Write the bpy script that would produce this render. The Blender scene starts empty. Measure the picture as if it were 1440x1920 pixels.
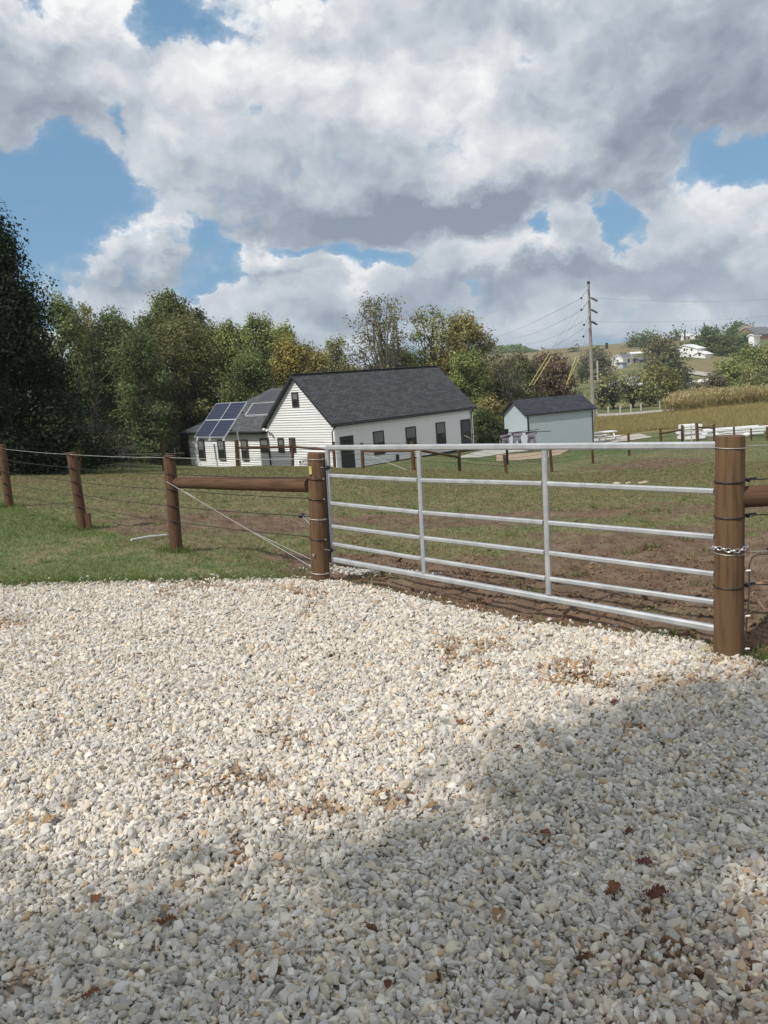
import bpy, math, random
import numpy as np
from mathutils import Vector, Matrix
R = math.radians
rng = np.random.default_rng(7)
random.seed(7)
sc = bpy.context.scene
COL = sc.collection

# ------------------------------------------------------------------ survey of the place (camera and sight lines)
F, PIT, ROLL, H = 1510., R(9.35), R(4.2), 1.75
def ray(x, y):
    X = x-720; Y = 960-y
    a = (X*math.cos(ROLL)+Y*math.sin(ROLL))/F; b = (-X*math.sin(ROLL)+Y*math.cos(ROLL))/F
    return np.array([a, math.cos(PIT)+b*math.sin(PIT), -math.sin(PIT)+b*math.cos(PIT)])
def at(x, y, D):
    r = ray(x, y); return np.array([0, 0, H])+r*(D/r[1])
SUN_AZ, SUN_EL = R(227), R(49)
SUN = np.array([math.sin(SUN_AZ)*math.cos(SUN_EL), math.cos(SUN_AZ)*math.cos(SUN_EL), math.sin(SUN_EL)])

# ------------------------------------------------------------------ numeric noise
def vnoise(x, y, seed=0):
    xi = np.floor(x).astype(np.int64); yi = np.floor(y).astype(np.int64); fx = x-xi; fy = y-yi
    fx = fx*fx*(3-2*fx); fy = fy*fy*(3-2*fy)
    def h(a, b):
        n = (a*374761393+b*668265263+seed*974711) & 0xffffffff
        n = ((n ^ (n >> 13))*1274126177) & 0xffffffff
        return ((n ^ (n >> 16)) & 0xffff)/65535.
    return (h(xi, yi)*(1-fx)+h(xi+1, yi)*fx)*(1-fy)+(h(xi, yi+1)*(1-fx)+h(xi+1, yi+1)*fx)*fy
def fbm(x, y, o=4, seed=0):
    s = 0; a = .5; t = 0
    for i in range(o):
        s = s+a*vnoise(x*2**i+17*i, y*2**i-9*i, seed+i); t += a; a *= .5
    return s/t
def sstep(a, b, x):
    t = np.clip((x-a)/(b-a), 0, 1); return t*t*(3-2*t)

# ------------------------------------------------------------------ terrain
ctl = [at(1365,1222,4.45), at(601,1088,7.2), at(331,1032,9.6), at(156,993,12), at(18,950,15),
 at(-200,935,19), at(150,891,29), at(0,893,27), at(-300,900,30), at(306,884,33), at(446,876,35), at(549,875,36), at(628,879,36), at(681,881,35), at(776,883,33),
 at(862,884,35), at(950,886,36), at(1035,886,38), at(1112,869,40), at(1180,854,42), at(1240,842,45),
 at(1279,833,47), at(1339,830,49), at(1438,828,50), at(1600,826,52),
 (-2.54,47,-3.3), (-13.7,58.2,-3.4), (-8,52,-3.3), (2,51.5,-3.4), (6.6,56.2,-3.6), (0,62,-3.6), (10.2,54.6,-3.8), (15.1,56.7,-3.8), (12,60,-3.9),
 at(1130,830,60), at(1200,806,67), at(1440,803,67), at(1700,800,70), at(1130,784,100), at(1275,766,110), at(1440,758,96), at(1700,758,100),
 at(1150,748,150), at(1150,715,200), at(1300,745,150), at(1450,740,150), at(1200,702,250), at(1165,686,300), at(1310,696,240),
 at(1290,670,280), at(1350,690,250), at(1420,680,260), at(1040,663,460), at(1100,656,470), at(1150,653,480), at(1200,646,480), at(1285,638,440), at(1440,632,370), at(1600,620,400),
 at(1050,700,250), at(1000,740,150), at(900,695,300), at(900,668,480), at(720,705,450), at(300,720,450), at(-200,745,450),
 at(100,872,44), at(200,866,60), at(340,858,66), at(600,838,75), at(-200,890,50), at(900,800,80), at(940,798,82), at(1050,775,110), at(600,780,150), at(100,800,150), at(-500,880,60), at(2000,800,80),
 (0,0,0),(2,2,0),(-2,2,0),(-4,5,-.02),(3.5,2.5,0),(0,3.5,0),(-8,4,0),(8,2,.05),(0,-8,0),(-15,-8,0),(15,-8,.1),(0,-40,0),(50,-40,0),(-50,-40,0),(0,-200,0),(-200,-100,0),(200,-100,0),(-60,10,.3),(60,10,.3),
 (3.2,6.3,-.05),(1.2,9,-.32),(-1.5,10.5,-.36),(4.5,9,-.3)]
ctl = np.array([list(c) for c in ctl], float)
def warp(x, y):
    r = np.hypot(x, y); k = np.log1p(r/6)/np.maximum(r, 1e-6); return x*k, y*k
def tps(d2): return .5*d2*np.log(d2+1e-9)
_qx, _qy = warp(ctl[:,0], ctl[:,1]); N = len(ctl)
A = np.zeros((N+3, N+3)); A[:N,:N] = tps((_qx[:,None]-_qx)**2+(_qy[:,None]-_qy)**2)+np.eye(N)*2e-3
A[:N,N] = 1; A[:N,N+1] = _qx; A[:N,N+2] = _qy; A[N:,:N] = A[:N,N:].T
W_ = np.linalg.solve(A, np.append(ctl[:,2], [0,0,0]))
def Zs(x, y):
    x = np.asarray(x, float); y = np.asarray(y, float); sh = x.shape
    qx, qy = warp(x.ravel(), y.ravel()); out = W_[N]+W_[N+1]*qx+W_[N+2]*qy
    for i in range(N): out = out+W_[i]*tps((qx-_qx[i])**2+(qy-_qy[i])**2)
    return out.reshape(sh)
# the gravel edge and the fence line, as world polylines
def gp(x, y, z=0.):
    r = ray(x, y); t = (z-H)/r[2]; return np.array([0, 0, H])+r*t
edge = np.array([gp(x, y, z) for x, y, z in ((-500,1118,-.02),(0,1105,-.02),(200,1100,-.03),(400,1093,-.03),(540,1087,-.03),(640,1093,-.03),(700,1102,-.03),(760,1120,-.02),(900,1152,0),(1000,1178,0),(1150,1193,.02),(1290,1203,.03),(1365,1226,.05),(1440,1247,.05),(1700,1275,.05))])
edge = edge[np.argsort(edge[:,0])]
def edgey(x): return np.interp(x, edge[:,0], edge[:,1])
def gravel_d(x, y):      # metres inside the gravel (positive) 
    return edgey(x)+.12*(fbm(x*2.5, y*2.5, 3, 5)-.5)+.05*(vnoise(x*14,y*14,8)-.5)-y
fl = np.array([(-12,20.6),(-7.0,15.),(-4.55,12.),(-2.55,9.6),(-.62,7.2),(1.9,4.4),(4.3,4.0)])
def fence_d(x, y):       # positive: paddock side
    return y-np.interp(x, fl[:,0], fl[:,1])
def rough(x, y):
    r = np.hypot(x, y); g = gravel_d(x, y); out = sstep(0, .25, -g)*sstep(60, 20, r)
    pad = sstep(-.1, .5, fence_d(x, y))
    return out*((fbm(x*3, y*3, 4, 3)-.5)*(.05+.06*pad)+(fbm(x*9,y*9,3,31)-.5)*.05*pad)
NT, NR = 720, 420
th = np.sort(np.concatenate([np.linspace(-R(48), R(48), 600, endpoint=False), np.linspace(R(48), 2*math.pi-R(48), 121)[:-1]]))
NT = len(th)
rr = np.exp(np.linspace(math.log(.8), math.log(1400), NR))
TX = np.sin(th)[None,:]*rr[:,None]; TY = np.cos(th)[None,:]*rr[:,None]
TZ = Zs(TX, TY)+rough(TX, TY)
def Z(x, y):
    x = np.asarray(x, float); y = np.asarray(y, float)
    r = np.hypot(x, y); t = np.arctan2(x, y); t = np.where(t < th[0], t+2*math.pi, t)
    j = np.clip(np.searchsorted(th, t, 'right')-1, 0, NT-1); j1 = (j+1) % NT
    tj1 = np.where(j1 == 0, th[0]+2*math.pi, th[j1]); ft = (t-th[j])/(tj1-th[j])
    ir = np.clip((np.log(np.maximum(r, .8))-math.log(.8))/(math.log(1400)-math.log(.8))*(NR-1), 0, NR-1.001)
    i = ir.astype(int); fr = ir-i
    return (TZ[i,j]*(1-ft)+TZ[i,j1]*ft)*(1-fr)+(TZ[i+1,j]*(1-ft)+TZ[i+1,j1]*ft)*fr
def zf(x, y): return float(Z(x, y))

def mixc(a, b, t): return a*(1-t[...,None])+b*t[...,None]
def ground_col(x, y):
    C = lambda *c: np.array(c)
    r = np.hypot(x, y); az = np.degrees(np.arctan2(x, y))
    n1 = fbm(x*.5, y*.5, 4, 11); n2 = fbm(x*1.7, y*2.6, 4, 12); n3 = fbm(x*7, y*7, 3, 13); n0 = fbm(x*.06, y*.06, 4, 14)
    grass = mixc(C(.145,.168,.075), C(.18,.178,.09), sstep(.35,.65,n2))
    lawn = mixc(C(.14,.175,.07), C(.26,.235,.13), sstep(.44,.68,n1)*sstep(.3,.6,n3)*.9)
    dirt = mixc(C(.19,.132,.09), C(.135,.09,.06), sstep(.3,.7,n3))
    dry = C(.21,.165,.095)
    fd = fence_d(x, y)
    # paddock: brown bands, one close behind the gate, one about 13 m out, patches farther
    col_ = np.zeros(x.shape+(3,)); b = .25+.0*x
    b = np.maximum(b, .95*np.exp(-((fd-1.3-.16*(x+1))/(1.3+.45*np.clip(x,0,3)))**2)*sstep(-2.2,-.4,x))
    b = np.maximum(b, .62*np.exp(-((y-13.5-.1*x)/2.2)**2)*sstep(-7,-3,x))
    b = np.maximum(b, .7*np.exp(-((y-9.2+.2*x)/2.4)**2)*sstep(.3,2.3,x))
    b = np.maximum(b, (.42)*np.exp(-((y-24)/3.5)**2)*sstep(2,-6,x))
    b = np.maximum(b, .7*np.exp(-(((x-12)/4)**2+((y-36)/5)**2)))
    m = sstep(.42,.62,b*.55+n2*.42+n3*.18-.02)
    pad = mixc(mixc(grass, dry, sstep(.45,.7,n3)*.6), dirt, m)
    near = sstep(34,48,y)
    yard = mixc(mixc(C(.095,.135,.05)+0*col_, C(.16,.16,.08)+0*col_, sstep(.42,.62,n1)), C(.20,.165,.10)+0*col_, sstep(.56,.7,n2)*.6); pad = mixc(pad, yard, near)
    col = mixc(lawn, pad, sstep(-.5,.9,fd+1.6*(n2-.5)+1.*(n3-.5)))
    # bare strip along the gate and by the posts
    bare = np.maximum(sstep(.9,.3,fd-.0)*sstep(-1.1,-.7,x), sstep(.45,.1,np.hypot(x+.62,y-7.2)))*sstep(.3,.5,n3+.25)*sstep(3.4,2.6,x)
    col = mixc(col, C(.20,.125,.085)+0*col, bare)
    # yard, meadow, hills
    fieldm = sstep(63,66,y)*sstep(112,106,y)*sstep(.22,.25,x/np.maximum(y,1))
    col = mixc(col, mixc(C(.38,.29,.11), C(.3,.26,.10), n2), fieldm)
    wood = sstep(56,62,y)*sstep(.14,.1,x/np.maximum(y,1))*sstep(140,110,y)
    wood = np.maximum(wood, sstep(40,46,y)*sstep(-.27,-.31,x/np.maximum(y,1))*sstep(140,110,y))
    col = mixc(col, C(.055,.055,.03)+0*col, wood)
    far = sstep(112,125,y)
    hill = mixc(C(.125,.145,.06), C(.20,.18,.085), sstep(.4,.62,n0))
    tan = sstep(330,380,y)*sstep(27,20,az)
    hill = mixc(hill, C(.24,.19,.10)+0*col, tan*.8)
    hill = mixc(hill, C(.22,.18,.10)+0*col, sstep(225,240,y)*sstep(275,265,y)*sstep(20,22,az)*.7)
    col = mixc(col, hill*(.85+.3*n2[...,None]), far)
    g = sstep(-.02,.06,gravel_d(x, y))*sstep(-200,-100,y+0*x)
    col = mixc(col, C(.23,.195,.155)+0*col, g)  # bed coloured darker so gaps between the stones look like shaded crevices
    return col

# ------------------------------------------------------------------ materials
def nm(m): return m.node_tree.nodes, m.node_tree.links
def mat(name, col, rough_=.7, metal=0., var=.12, vs=6., bump=0., bs=30., spec=.3, dist=.01):
    m = bpy.data.materials.new(name); m.use_nodes = True; n, l = nm(m); p = n['Principled BSDF']
    tc = n.new('ShaderNodeTexCoord'); no = n.new('ShaderNodeTexNoise'); no.inputs['Scale'].default_value = vs; no.inputs['Detail'].default_value = 6
    l.new(tc.outputs['Object'], no.inputs['Vector'])
    mx = n.new('ShaderNodeMix'); mx.data_type = 'RGBA'; l.new(no.outputs['Fac'], mx.inputs[0])
    c = np.array(col)
    mx.inputs[6].default_value = (*np.clip(c*(1-2*var),0,1), 1); mx.inputs[7].default_value = (*np.clip(c*(1+2*var),0,1), 1)
    l.new(mx.outputs[2], p.inputs['Base Color'])
    p.inputs['Roughness'].default_value = rough_; p.inputs['Metallic'].default_value = metal; p.inputs['Specular IOR Level'].default_value = spec
    if bump:
        n2 = n.new('ShaderNodeTexNoise'); n2.inputs['Scale'].default_value = bs; n2.inputs['Detail'].default_value = 5; l.new(tc.outputs['Object'], n2.inputs['Vector'])
        b = n.new('ShaderNodeBump'); b.inputs['Strength'].default_value = bump; b.inputs['Distance'].default_value = dist
        l.new(n2.outputs['Fac'], b.inputs['Height']); l.new(b.outputs['Normal'], p.inputs['Normal'])
    return m
def attr_mat(name, transl=0., rough_=.85, bump=0., bs=40., dist=.02, fine=0., spec=.15):
    m = bpy.data.materials.new(name); m.use_nodes = True; n, l = nm(m); p = n['Principled BSDF']; out = n['Material Output']
    a = n.new('ShaderNodeAttribute'); a.attribute_name = 'Col'; src = a.outputs['Color']
    tc = n.new('ShaderNodeTexCoord')
    if fine:
        prev = src
        for s, f in ((55., fine), (9., fine*.8), (1.1, fine*.6)):
            no = n.new('ShaderNodeTexNoise'); no.inputs['Scale'].default_value = s; no.inputs['Detail'].default_value = 8; no.inputs['Roughness'].default_value = .65
            l.new(tc.outputs['Object'], no.inputs['Vector'])
            mr = n.new('ShaderNodeMapRange'); mr.inputs[1].default_value = .3; mr.inputs[2].default_value = .7; mr.inputs[3].default_value = 1-f; mr.inputs[4].default_value = 1+f
            l.new(no.outputs['Fac'], mr.inputs[0])
            v = n.new('ShaderNodeVectorMath'); v.operation = 'SCALE'; l.new(prev, v.inputs[0]); l.new(mr.outputs[0], v.inputs['Scale']); prev = v.outputs[0]
        src = prev
    l.new(src, p.inputs['Base Color']); p.inputs['Roughness'].default_value = rough_; p.inputs['Specular IOR Level'].default_value = spec
    if bump:
        n2 = n.new('ShaderNodeTexNoise'); n2.inputs['Scale'].default_value = bs; n2.inputs['Detail'].default_value = 8; n2.inputs['Roughness'].default_value = .6; l.new(tc.outputs['Object'], n2.inputs['Vector'])
        b = n.new('ShaderNodeBump'); b.inputs['Strength'].default_value = bump; b.inputs['Distance'].default_value = dist
        l.new(n2.outputs['Fac'], b.inputs['Height']); l.new(b.outputs['Normal'], p.inputs['Normal'])
    if transl:
        t = n.new('ShaderNodeBsdfTranslucent'); l.new(src, t.inputs['Color']); mx = n.new('ShaderNodeMixShader'); mx.inputs[0].default_value = transl
        l.new(p.outputs[0], mx.inputs[1]); l.new(t.outputs[0], mx.inputs[2]); l.new(mx.outputs[0], out.inputs['Surface'])
    return m
def wood_mat(name, col, dark, sx=1.):
    m = mat(name, col, .75, var=.1, vs=3, spec=.2); n, l = nm(m); p = n['Principled BSDF']
    tc = n.new('ShaderNodeTexCoord'); mp = n.new('ShaderNodeMapping'); mp.inputs['Scale'].default_value = (34,2.2,1.6) ; l.new(tc.outputs['UV'], mp.inputs[0])
    no = n.new('ShaderNodeTexNoise'); no.inputs['Scale'].default_value = 1.; no.inputs['Detail'].default_value = 8; l.new(mp.outputs[0], no.inputs['Vector'])
    cr = n.new('ShaderNodeValToRGB'); cr.color_ramp.elements[0].position = .28; cr.color_ramp.elements[1].position = .52
    cr.color_ramp.elements[0].color = (*dark, 1); cr.color_ramp.elements[1].color = (1,1,1,1); l.new(no.outputs['Fac'], cr.inputs[0])
    mx = n.new('ShaderNodeMix'); mx.data_type = 'RGBA'; mx.blend_type = 'MULTIPLY'; mx.inputs[0].default_value = .8
    src = p.inputs['Base Color'].links[0].from_socket; l.new(src, mx.inputs[6]); l.new(cr.outputs[0], mx.inputs[7]); l.new(mx.outputs[2], p.inputs['Base Color'])
    b = n.new('ShaderNodeBump'); b.inputs['Strength'].default_value = .6; b.inputs['Distance'].default_value = .004
    l.new(no.outputs['Fac'], b.inputs['Height']); l.new(b.outputs['Normal'], p.inputs['Normal'])
    return m
M = dict(
 post=wood_mat('post_wood', (.14,.085,.046), (.3,.28,.26)), redpost=wood_mat('red_post_wood', (.118,.066,.038), (.32,.3,.28)),
 galv=mat('galvanized_steel', (.50,.515,.525), .42, .5, var=.2, vs=9, bump=.15, bs=60, spec=.5, dist=.002), dark_metal=mat('dark_metal', (.03,.03,.03), .5, .3),
 black=mat('black_plastic', (.012,.012,.012), .45), wire=mat('dark_wire', (.035,.03,.028), .5, .4), pale_wire=mat('pale_wire', (.45,.45,.43), .5, .3),
 siding=mat('white_siding', (.74,.745,.75), .5, var=.02, vs=2, spec=.35), trim=mat('brown_trim', (.055,.04,.035), .5, var=.1), white=mat('white_paint', (.8,.8,.8), .5, var=.02),
 glass=mat('window_glass', (.02,.025,.03), .08, var=.1, spec=.6), shed=mat('blue_grey_shed', (.43,.49,.535), .6, var=.03, vs=3), fascia=mat('dark_fascia', (.035,.035,.04), .5),
 panel_frame=mat('aluminium_frame', (.7,.72,.74), .35, .4), conc=mat('concrete', (.42,.40,.37), .9, var=.1, vs=1.5, bump=.3, bs=20), road=mat('pale_road', (.42,.39,.34), .95, var=.12, vs=1.),
 bark=mat('bark', (.065,.056,.047), .9, var=.25, vs=5, bump=.5, bs=20), palebark=mat('pale_bark', (.17,.155,.135), .9, var=.2, vs=5), pole=mat('weathered_pole', (.30,.275,.24), .9, var=.2, vs=4, bump=.4, bs=14),
 yellow=mat('yellow_guard', (.6,.52,.2), .6), cloth=mat('grey_cloth', (.21,.185,.235), .9, var=.08), grass=attr_mat('grass_blades', .35), leaf=attr_mat('leaves', .32, .7),
 stone=attr_mat('crushed_stone', 0, .9, bump=.5, bs=90, dist=.004), roofgrey=mat('grey_roof', (.16,.16,.17), .8), redroof=mat('brick_red', (.33,.2,.15), .8), tan=mat('tan_wall', (.5,.42,.34), .8),
 dead=mat('dead_leaf', (.20,.09,.05), .7, var=.3, vs=40), dead2=mat('tan_leaf', (.33,.23,.13), .8, var=.25, vs=40), dead3=mat('dark_leaf', (.13,.05,.035), .7, var=.3, vs=40), clod=mat('mud', (.12,.075,.045), .95, var=.25, vs=30, bump=.6, bs=60), rock=mat('tan_rock', (.42,.37,.25), .9, var=.15, vs=30, bump=.4, bs=60),
 orange=mat('orange_clay', (.45,.18,.08), .95, var=.2, vs=20), chrome=mat('zinc_chain', (.6,.61,.62), .3, .8), palepost=mat('pale_post', (.45,.42,.37), .9, var=.1), blind=mat('window_blind', (.16,.17,.17), .8), blue=mat('blue_plastic', (.02,.03,.3), .4),
 pvc=mat('white_pipe', (.62,.61,.56), .5, var=.06))

def shingle_mat(name, col):
    m = bpy.data.materials.new(name); m.use_nodes = True; n, l = nm(m); p = n['Principled BSDF']
    uv = n.new('ShaderNodeTexCoord'); b = n.new('ShaderNodeTexBrick'); l.new(uv.outputs['UV'], b.inputs['Vector'])
    b.inputs['Scale'].default_value = 1; b.inputs['Brick Width'].default_value = .38; b.inputs['Row Height'].default_value = .16; b.inputs['Mortar Size'].default_value = .012; b.inputs['Bias'].default_value = -.1
    c = np.array(col); b.inputs['Color1'].default_value = (*(c*.75),1); b.inputs['Color2'].default_value = (*(c*1.3),1); b.inputs['Mortar'].default_value = (*(c*.3),1)
    no = n.new('ShaderNodeTexNoise'); no.inputs['Scale'].default_value = 5; no.inputs['Detail'].default_value = 8; l.new(uv.outputs['UV'], no.inputs['Vector'])
    mr = n.new('ShaderNodeMapRange'); mr.inputs[1].default_value = .3; mr.inputs[2].default_value = .7; mr.inputs[3].default_value = .93; mr.inputs[4].default_value = 1.07; l.new(no.outputs['Fac'], mr.inputs[0])
    v = n.new('ShaderNodeVectorMath'); v.operation = 'SCALE'; l.new(b.outputs['Color'], v.inputs[0]); l.new(mr.outputs[0], v.inputs['Scale'])
    l.new(v.outputs[0], p.inputs['Base Color']); p.inputs['Roughness'].default_value = .9; p.inputs['Specular IOR Level'].default_value = .2
    bp = n.new('ShaderNodeBump'); bp.inputs['Strength'].default_value = .7; bp.inputs['Distance'].default_value = .015; l.new(b.outputs['Fac'], bp.inputs['Height']); bp.invert = True
    l.new(bp.outputs['Normal'], p.inputs['Normal']); return m
M['shingle'] = shingle_mat('dark_shingles', (.078,.080,.086)); M['shingle2'] = shingle_mat('shed_shingles', (.055,.058,.072)); M['shingle3'] = shingle_mat('wing_shingles', (.10,.103,.11))
def cell_mat():
    m = bpy.data.materials.new('solar_cells'); m.use_nodes = True; n, l = nm(m); p = n['Principled BSDF']
    uv = n.new('ShaderNodeTexCoord'); b = n.new('ShaderNodeTexBrick'); l.new(uv.outputs['UV'], b.inputs['Vector']); b.offset = 0
    b.inputs['Scale'].default_value = 1; b.inputs['Brick Width'].default_value = .17; b.inputs['Row Height'].default_value = .205; b.inputs['Mortar Size'].default_value = .008
    b.inputs['Color1'].default_value = (.010,.012,.032,1); b.inputs['Color2'].default_value = (.014,.018,.045,1); b.inputs['Mortar'].default_value = (.11,.12,.17,1)
    l.new(b.outputs['Color'], p.inputs['Base Color']); p.inputs['Roughness'].default_value = .35; p.inputs['Specular IOR Level'].default_value = .25; return m
M['cells'] = cell_mat()
M['roofpanel'] = mat('roof_panel', (.085,.09,.105), .25, var=.05, spec=.5)

# ------------------------------------------------------------------ mesh builders
class MB:
    def __init__(s): s.v = []; s.f = []; s.uv = []
    def face(s, pts, uv=None):
        i = len(s.v); s.v += [tuple(map(float, p)) for p in pts]; s.f.append(tuple(range(i, i+len(pts)))); s.uv.append(uv or [(0,0)]*len(pts)); return s
    def frame_box(s, o, ax, ay, az, x0, x1, y0, y1, z0, z1):
        o, ax, ay, az = map(np.asarray, (o, ax, ay, az))
        P = [o+ax*x+ay*y+az*z for z in (z0, z1) for y in (y0, y1) for x in (x0, x1)]
        for q in ((0,2,3,1),(4,5,7,6),(0,1,5,4),(2,6,7,3),(0,4,6,2),(1,3,7,5)): s.face([P[k] for k in q])
        return s
    def box(s, x0, x1, y0, y1, z0, z1): return s.frame_box((0,0,0),(1,0,0),(0,1,0),(0,0,1),x0,x1,y0,y1,z0,z1)
    def beam(s, a, b, w, h=None, up=(0,0,1)):
        a = np.asarray(a, float); b = np.asarray(b, float); h = h or w; d = b-a; L = np.linalg.norm(d); d = d/L
        x = np.cross(d, up); x = x/np.linalg.norm(x); y = np.cross(x, d)
        # chamfered square tube
        c = .22; prof = [(-.5+c,-.5),(.5-c,-.5),(.5,-.5+c),(.5,.5-c),(.5-c,.5),(-.5+c,.5),(-.5,.5-c),(-.5,-.5+c)]
        A_ = [a+x*p*w+y*q*h for p, q in prof]; B_ = [b+x*p*w+y*q*h for p, q in prof]
        for k in range(8): s.face([A_[k], A_[(k+1)%8], B_[(k+1)%8], B_[k]])
        s.face(A_[::-1]); s.face(B_); return s
    def tube(s, pts, rad, n=8, cap=True, wob=0.):
        pts = [np.asarray(p, float) for p in pts]; rad = [rad]*len(pts) if np.isscalar(rad) else rad; rings = []; base = len(s.v)
        L = 0
        for k, p in enumerate(pts):
            d = pts[min(k+1, len(pts)-1)]-pts[max(k-1, 0)]; d = d/(np.linalg.norm(d)+1e-9)
            u = np.cross(d, (0,0,1)) if abs(d[2]) < .95 else np.cross(d, (0,1,0)); u = u/np.linalg.norm(u); w = np.cross(d, u)
            for j in range(n):
                a = 2*math.pi*j/n; r_ = rad[k]*(1+wob*(random.random()-.5)); s.v.append(tuple(p+(u*math.cos(a)+w*math.sin(a))*r_))
            rings.append(L); L += float(np.linalg.norm(pts[min(k+1, len(pts)-1)]-p))
        for k in range(len(pts)-1):
            for j in range(n):
                j1 = (j+1) % n; s.f.append((base+k*n+j, base+k*n+j1, base+(k+1)*n+j1, base+(k+1)*n+j))
                s.uv.append([(j/n*.5, rings[k]*1.), ((j+1)/n*.5, rings[k]), ((j+1)/n*.5, rings[k+1]), (j/n*.5, rings[k+1])])
        if cap:
            s.f.append(tuple(base+j for j in range(n))[::-1]); s.uv.append([(0,0)]*n); m = base+(len(pts)-1)*n; s.f.append(tuple(m+j for j in range(n))); s.uv.append([(0,0)]*n)
        return s
    def ball(s, c, r, sx=1, sy=1, sz=1, n=8, jit=0.):
        base = len(s.v); c = np.asarray(c, float); m = n//2
        for i in range(1, m):
            for j in range(n):
                a = math.pi*i/m; b = 2*math.pi*j/n; q = r*(1+jit*(random.random()-.5))
                s.v.append((c[0]+q*sx*math.sin(a)*math.cos(b), c[1]+q*sy*math.sin(a)*math.sin(b), c[2]+q*sz*math.cos(a)))
        t = len(s.v); s.v.append((c[0], c[1], c[2]+r*sz)); s.v.append((c[0], c[1], c[2]-r*sz))
        for i in range(m-2):
            for j in range(n): s.f.append((base+i*n+j, base+(i+1)*n+j, base+(i+1)*n+(j+1)%n, base+i*n+(j+1)%n)); s.uv.append([(0,0)]*4)
        for j in range(n):
            s.f.append((t, base+j, base+(j+1)%n)); s.uv.append([(0,0)]*3); e_ = base+(m-2)*n; s.f.append((t+1, e_+(j+1)%n, e_+j)); s.uv.append([(0,0)]*3)
        return s
    def build(s, name, m, parent=None, smooth=False, inv=None):
        me = bpy.data.meshes.new(name); V = s.v
        o = bpy.data.objects.new(name, me)
        if parent is not None:
            # parent rotation is identity for all our empties unless given; store verts relative to it
            p = parent
            off = Vector((0,0,0))
            while p is not None: off = off+p.location; p = p.parent
            V = [(v[0]-off.x, v[1]-off.y, v[2]-off.z) for v in V]
            o.parent = parent
        else:
            c = np.array(V); ox, oy, oz = (c[:,0].min()+c[:,0].max())/2, (c[:,1].min()+c[:,1].max())/2, c[:,2].min()
            o.location = (ox, oy, oz); V = [(v[0]-ox, v[1]-oy, v[2]-oz) for v in V]
        me.from_pydata(V, [], s.f); uvl = me.uv_layers.new(name='UVMap')
        flat = [c for f in s.uv for p in f for c in p]; uvl.data.foreach_set('uv', flat)
        me.materials.append(m)
        if smooth:
            me.polygons.foreach_set('use_smooth', [True]*len(me.polygons)); me.set_sharp_from_angle(angle=R(40))
        me.update(); COL.objects.link(o); return o
def bigmesh(name, V, Fc, nper, m, colv=None, parent=None, loc=None):
    """V (n,3) Fc (m,nper) arrays; colv per-vertex rgb"""
    V = np.asarray(V, np.float32).copy(); me = bpy.data.meshes.new(name); o = bpy.data.objects.new(name, me)
    off = np.zeros(3)
    if parent is not None:
        p = parent
        while p is not None: off = off+np.array(p.location); p = p.parent
        o.parent = parent
    elif loc is not None: off = np.array(loc); o.location = loc
    V = V-off.astype(np.float32); nf = len(Fc)
    me.vertices.add(len(V)); me.vertices.foreach_set('co', V.ravel()); me.loops.add(nf*nper); me.loops.foreach_set('vertex_index', Fc.astype(np.int32).ravel())
    me.polygons.add(nf); me.polygons.foreach_set('loop_start', np.arange(0, nf*nper, nper, dtype=np.int32)); me.update(calc_edges=True)
    if colv is not None:
        a = me.color_attributes.new('Col', 'FLOAT_COLOR', 'POINT'); c = np.ones((len(V), 4), np.float32); c[:,:3] = colv; a.data.foreach_set('color', c.ravel())
    me.polygons.foreach_set('use_smooth', [False]*nf); me.materials.append(m); COL.objects.link(o); return o
def tag(o, label=None, cat=None, group=None, kind=None):
    if label: o['label'] = label
    if cat: o['category'] = cat
    if group: o['group'] = group
    if kind: o['kind'] = kind
    return o
def thing(name, loc, label, cat, group=None):
    o = bpy.data.objects.new(name, None); o.empty_display_size = .2; o.location = tuple(map(float, loc)); COL.objects.link(o); return tag(o, label, cat, group)

# ------------------------------------------------------------------ ground sheet
Vt = np.stack([TX, TY, TZ], -1).reshape(-1, 3)
Vt = np.vstack([Vt, [[0,0,float(TZ[0].mean())]]])
ii, jj = np.meshgrid(np.arange(NR-1), np.arange(NT), indexing='ij'); j1 = (jj+1) % NT
Fq = np.stack([ii*NT+jj, (ii+1)*NT+jj, (ii+1)*NT+j1, ii*NT+j1], -1).reshape(-1, 4)[:, ::-1]
cap = len(Vt)-1; jc = np.arange(NT)
gc = np.vstack([ground_col(TX, TY).reshape(-1, 3), [[.27,.235,.19]]])
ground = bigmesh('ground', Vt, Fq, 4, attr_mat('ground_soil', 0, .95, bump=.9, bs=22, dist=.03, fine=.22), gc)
ground.data.polygons.foreach_set('use_smooth', [True]*len(ground.data.polygons))
tag(ground, kind='structure', label='grass, soil and fields of the farm')
capm = MB()
zc = float(TZ[0].mean())
capm.face([(math.sin(t)*.8, math.cos(t)*.8, float(TZ[0, k])) for k, t in list(enumerate(th))[::-1][::4]])
tag(capm.build('ground', ground.data.materials[0]), kind='structure')
a_ = COL.objects['ground.001'].data.color_attributes.new('Col', 'FLOAT_COLOR', 'POINT'); a_.data.foreach_set('color', [.3,.265,.215,1]*len(a_.data))

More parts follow.
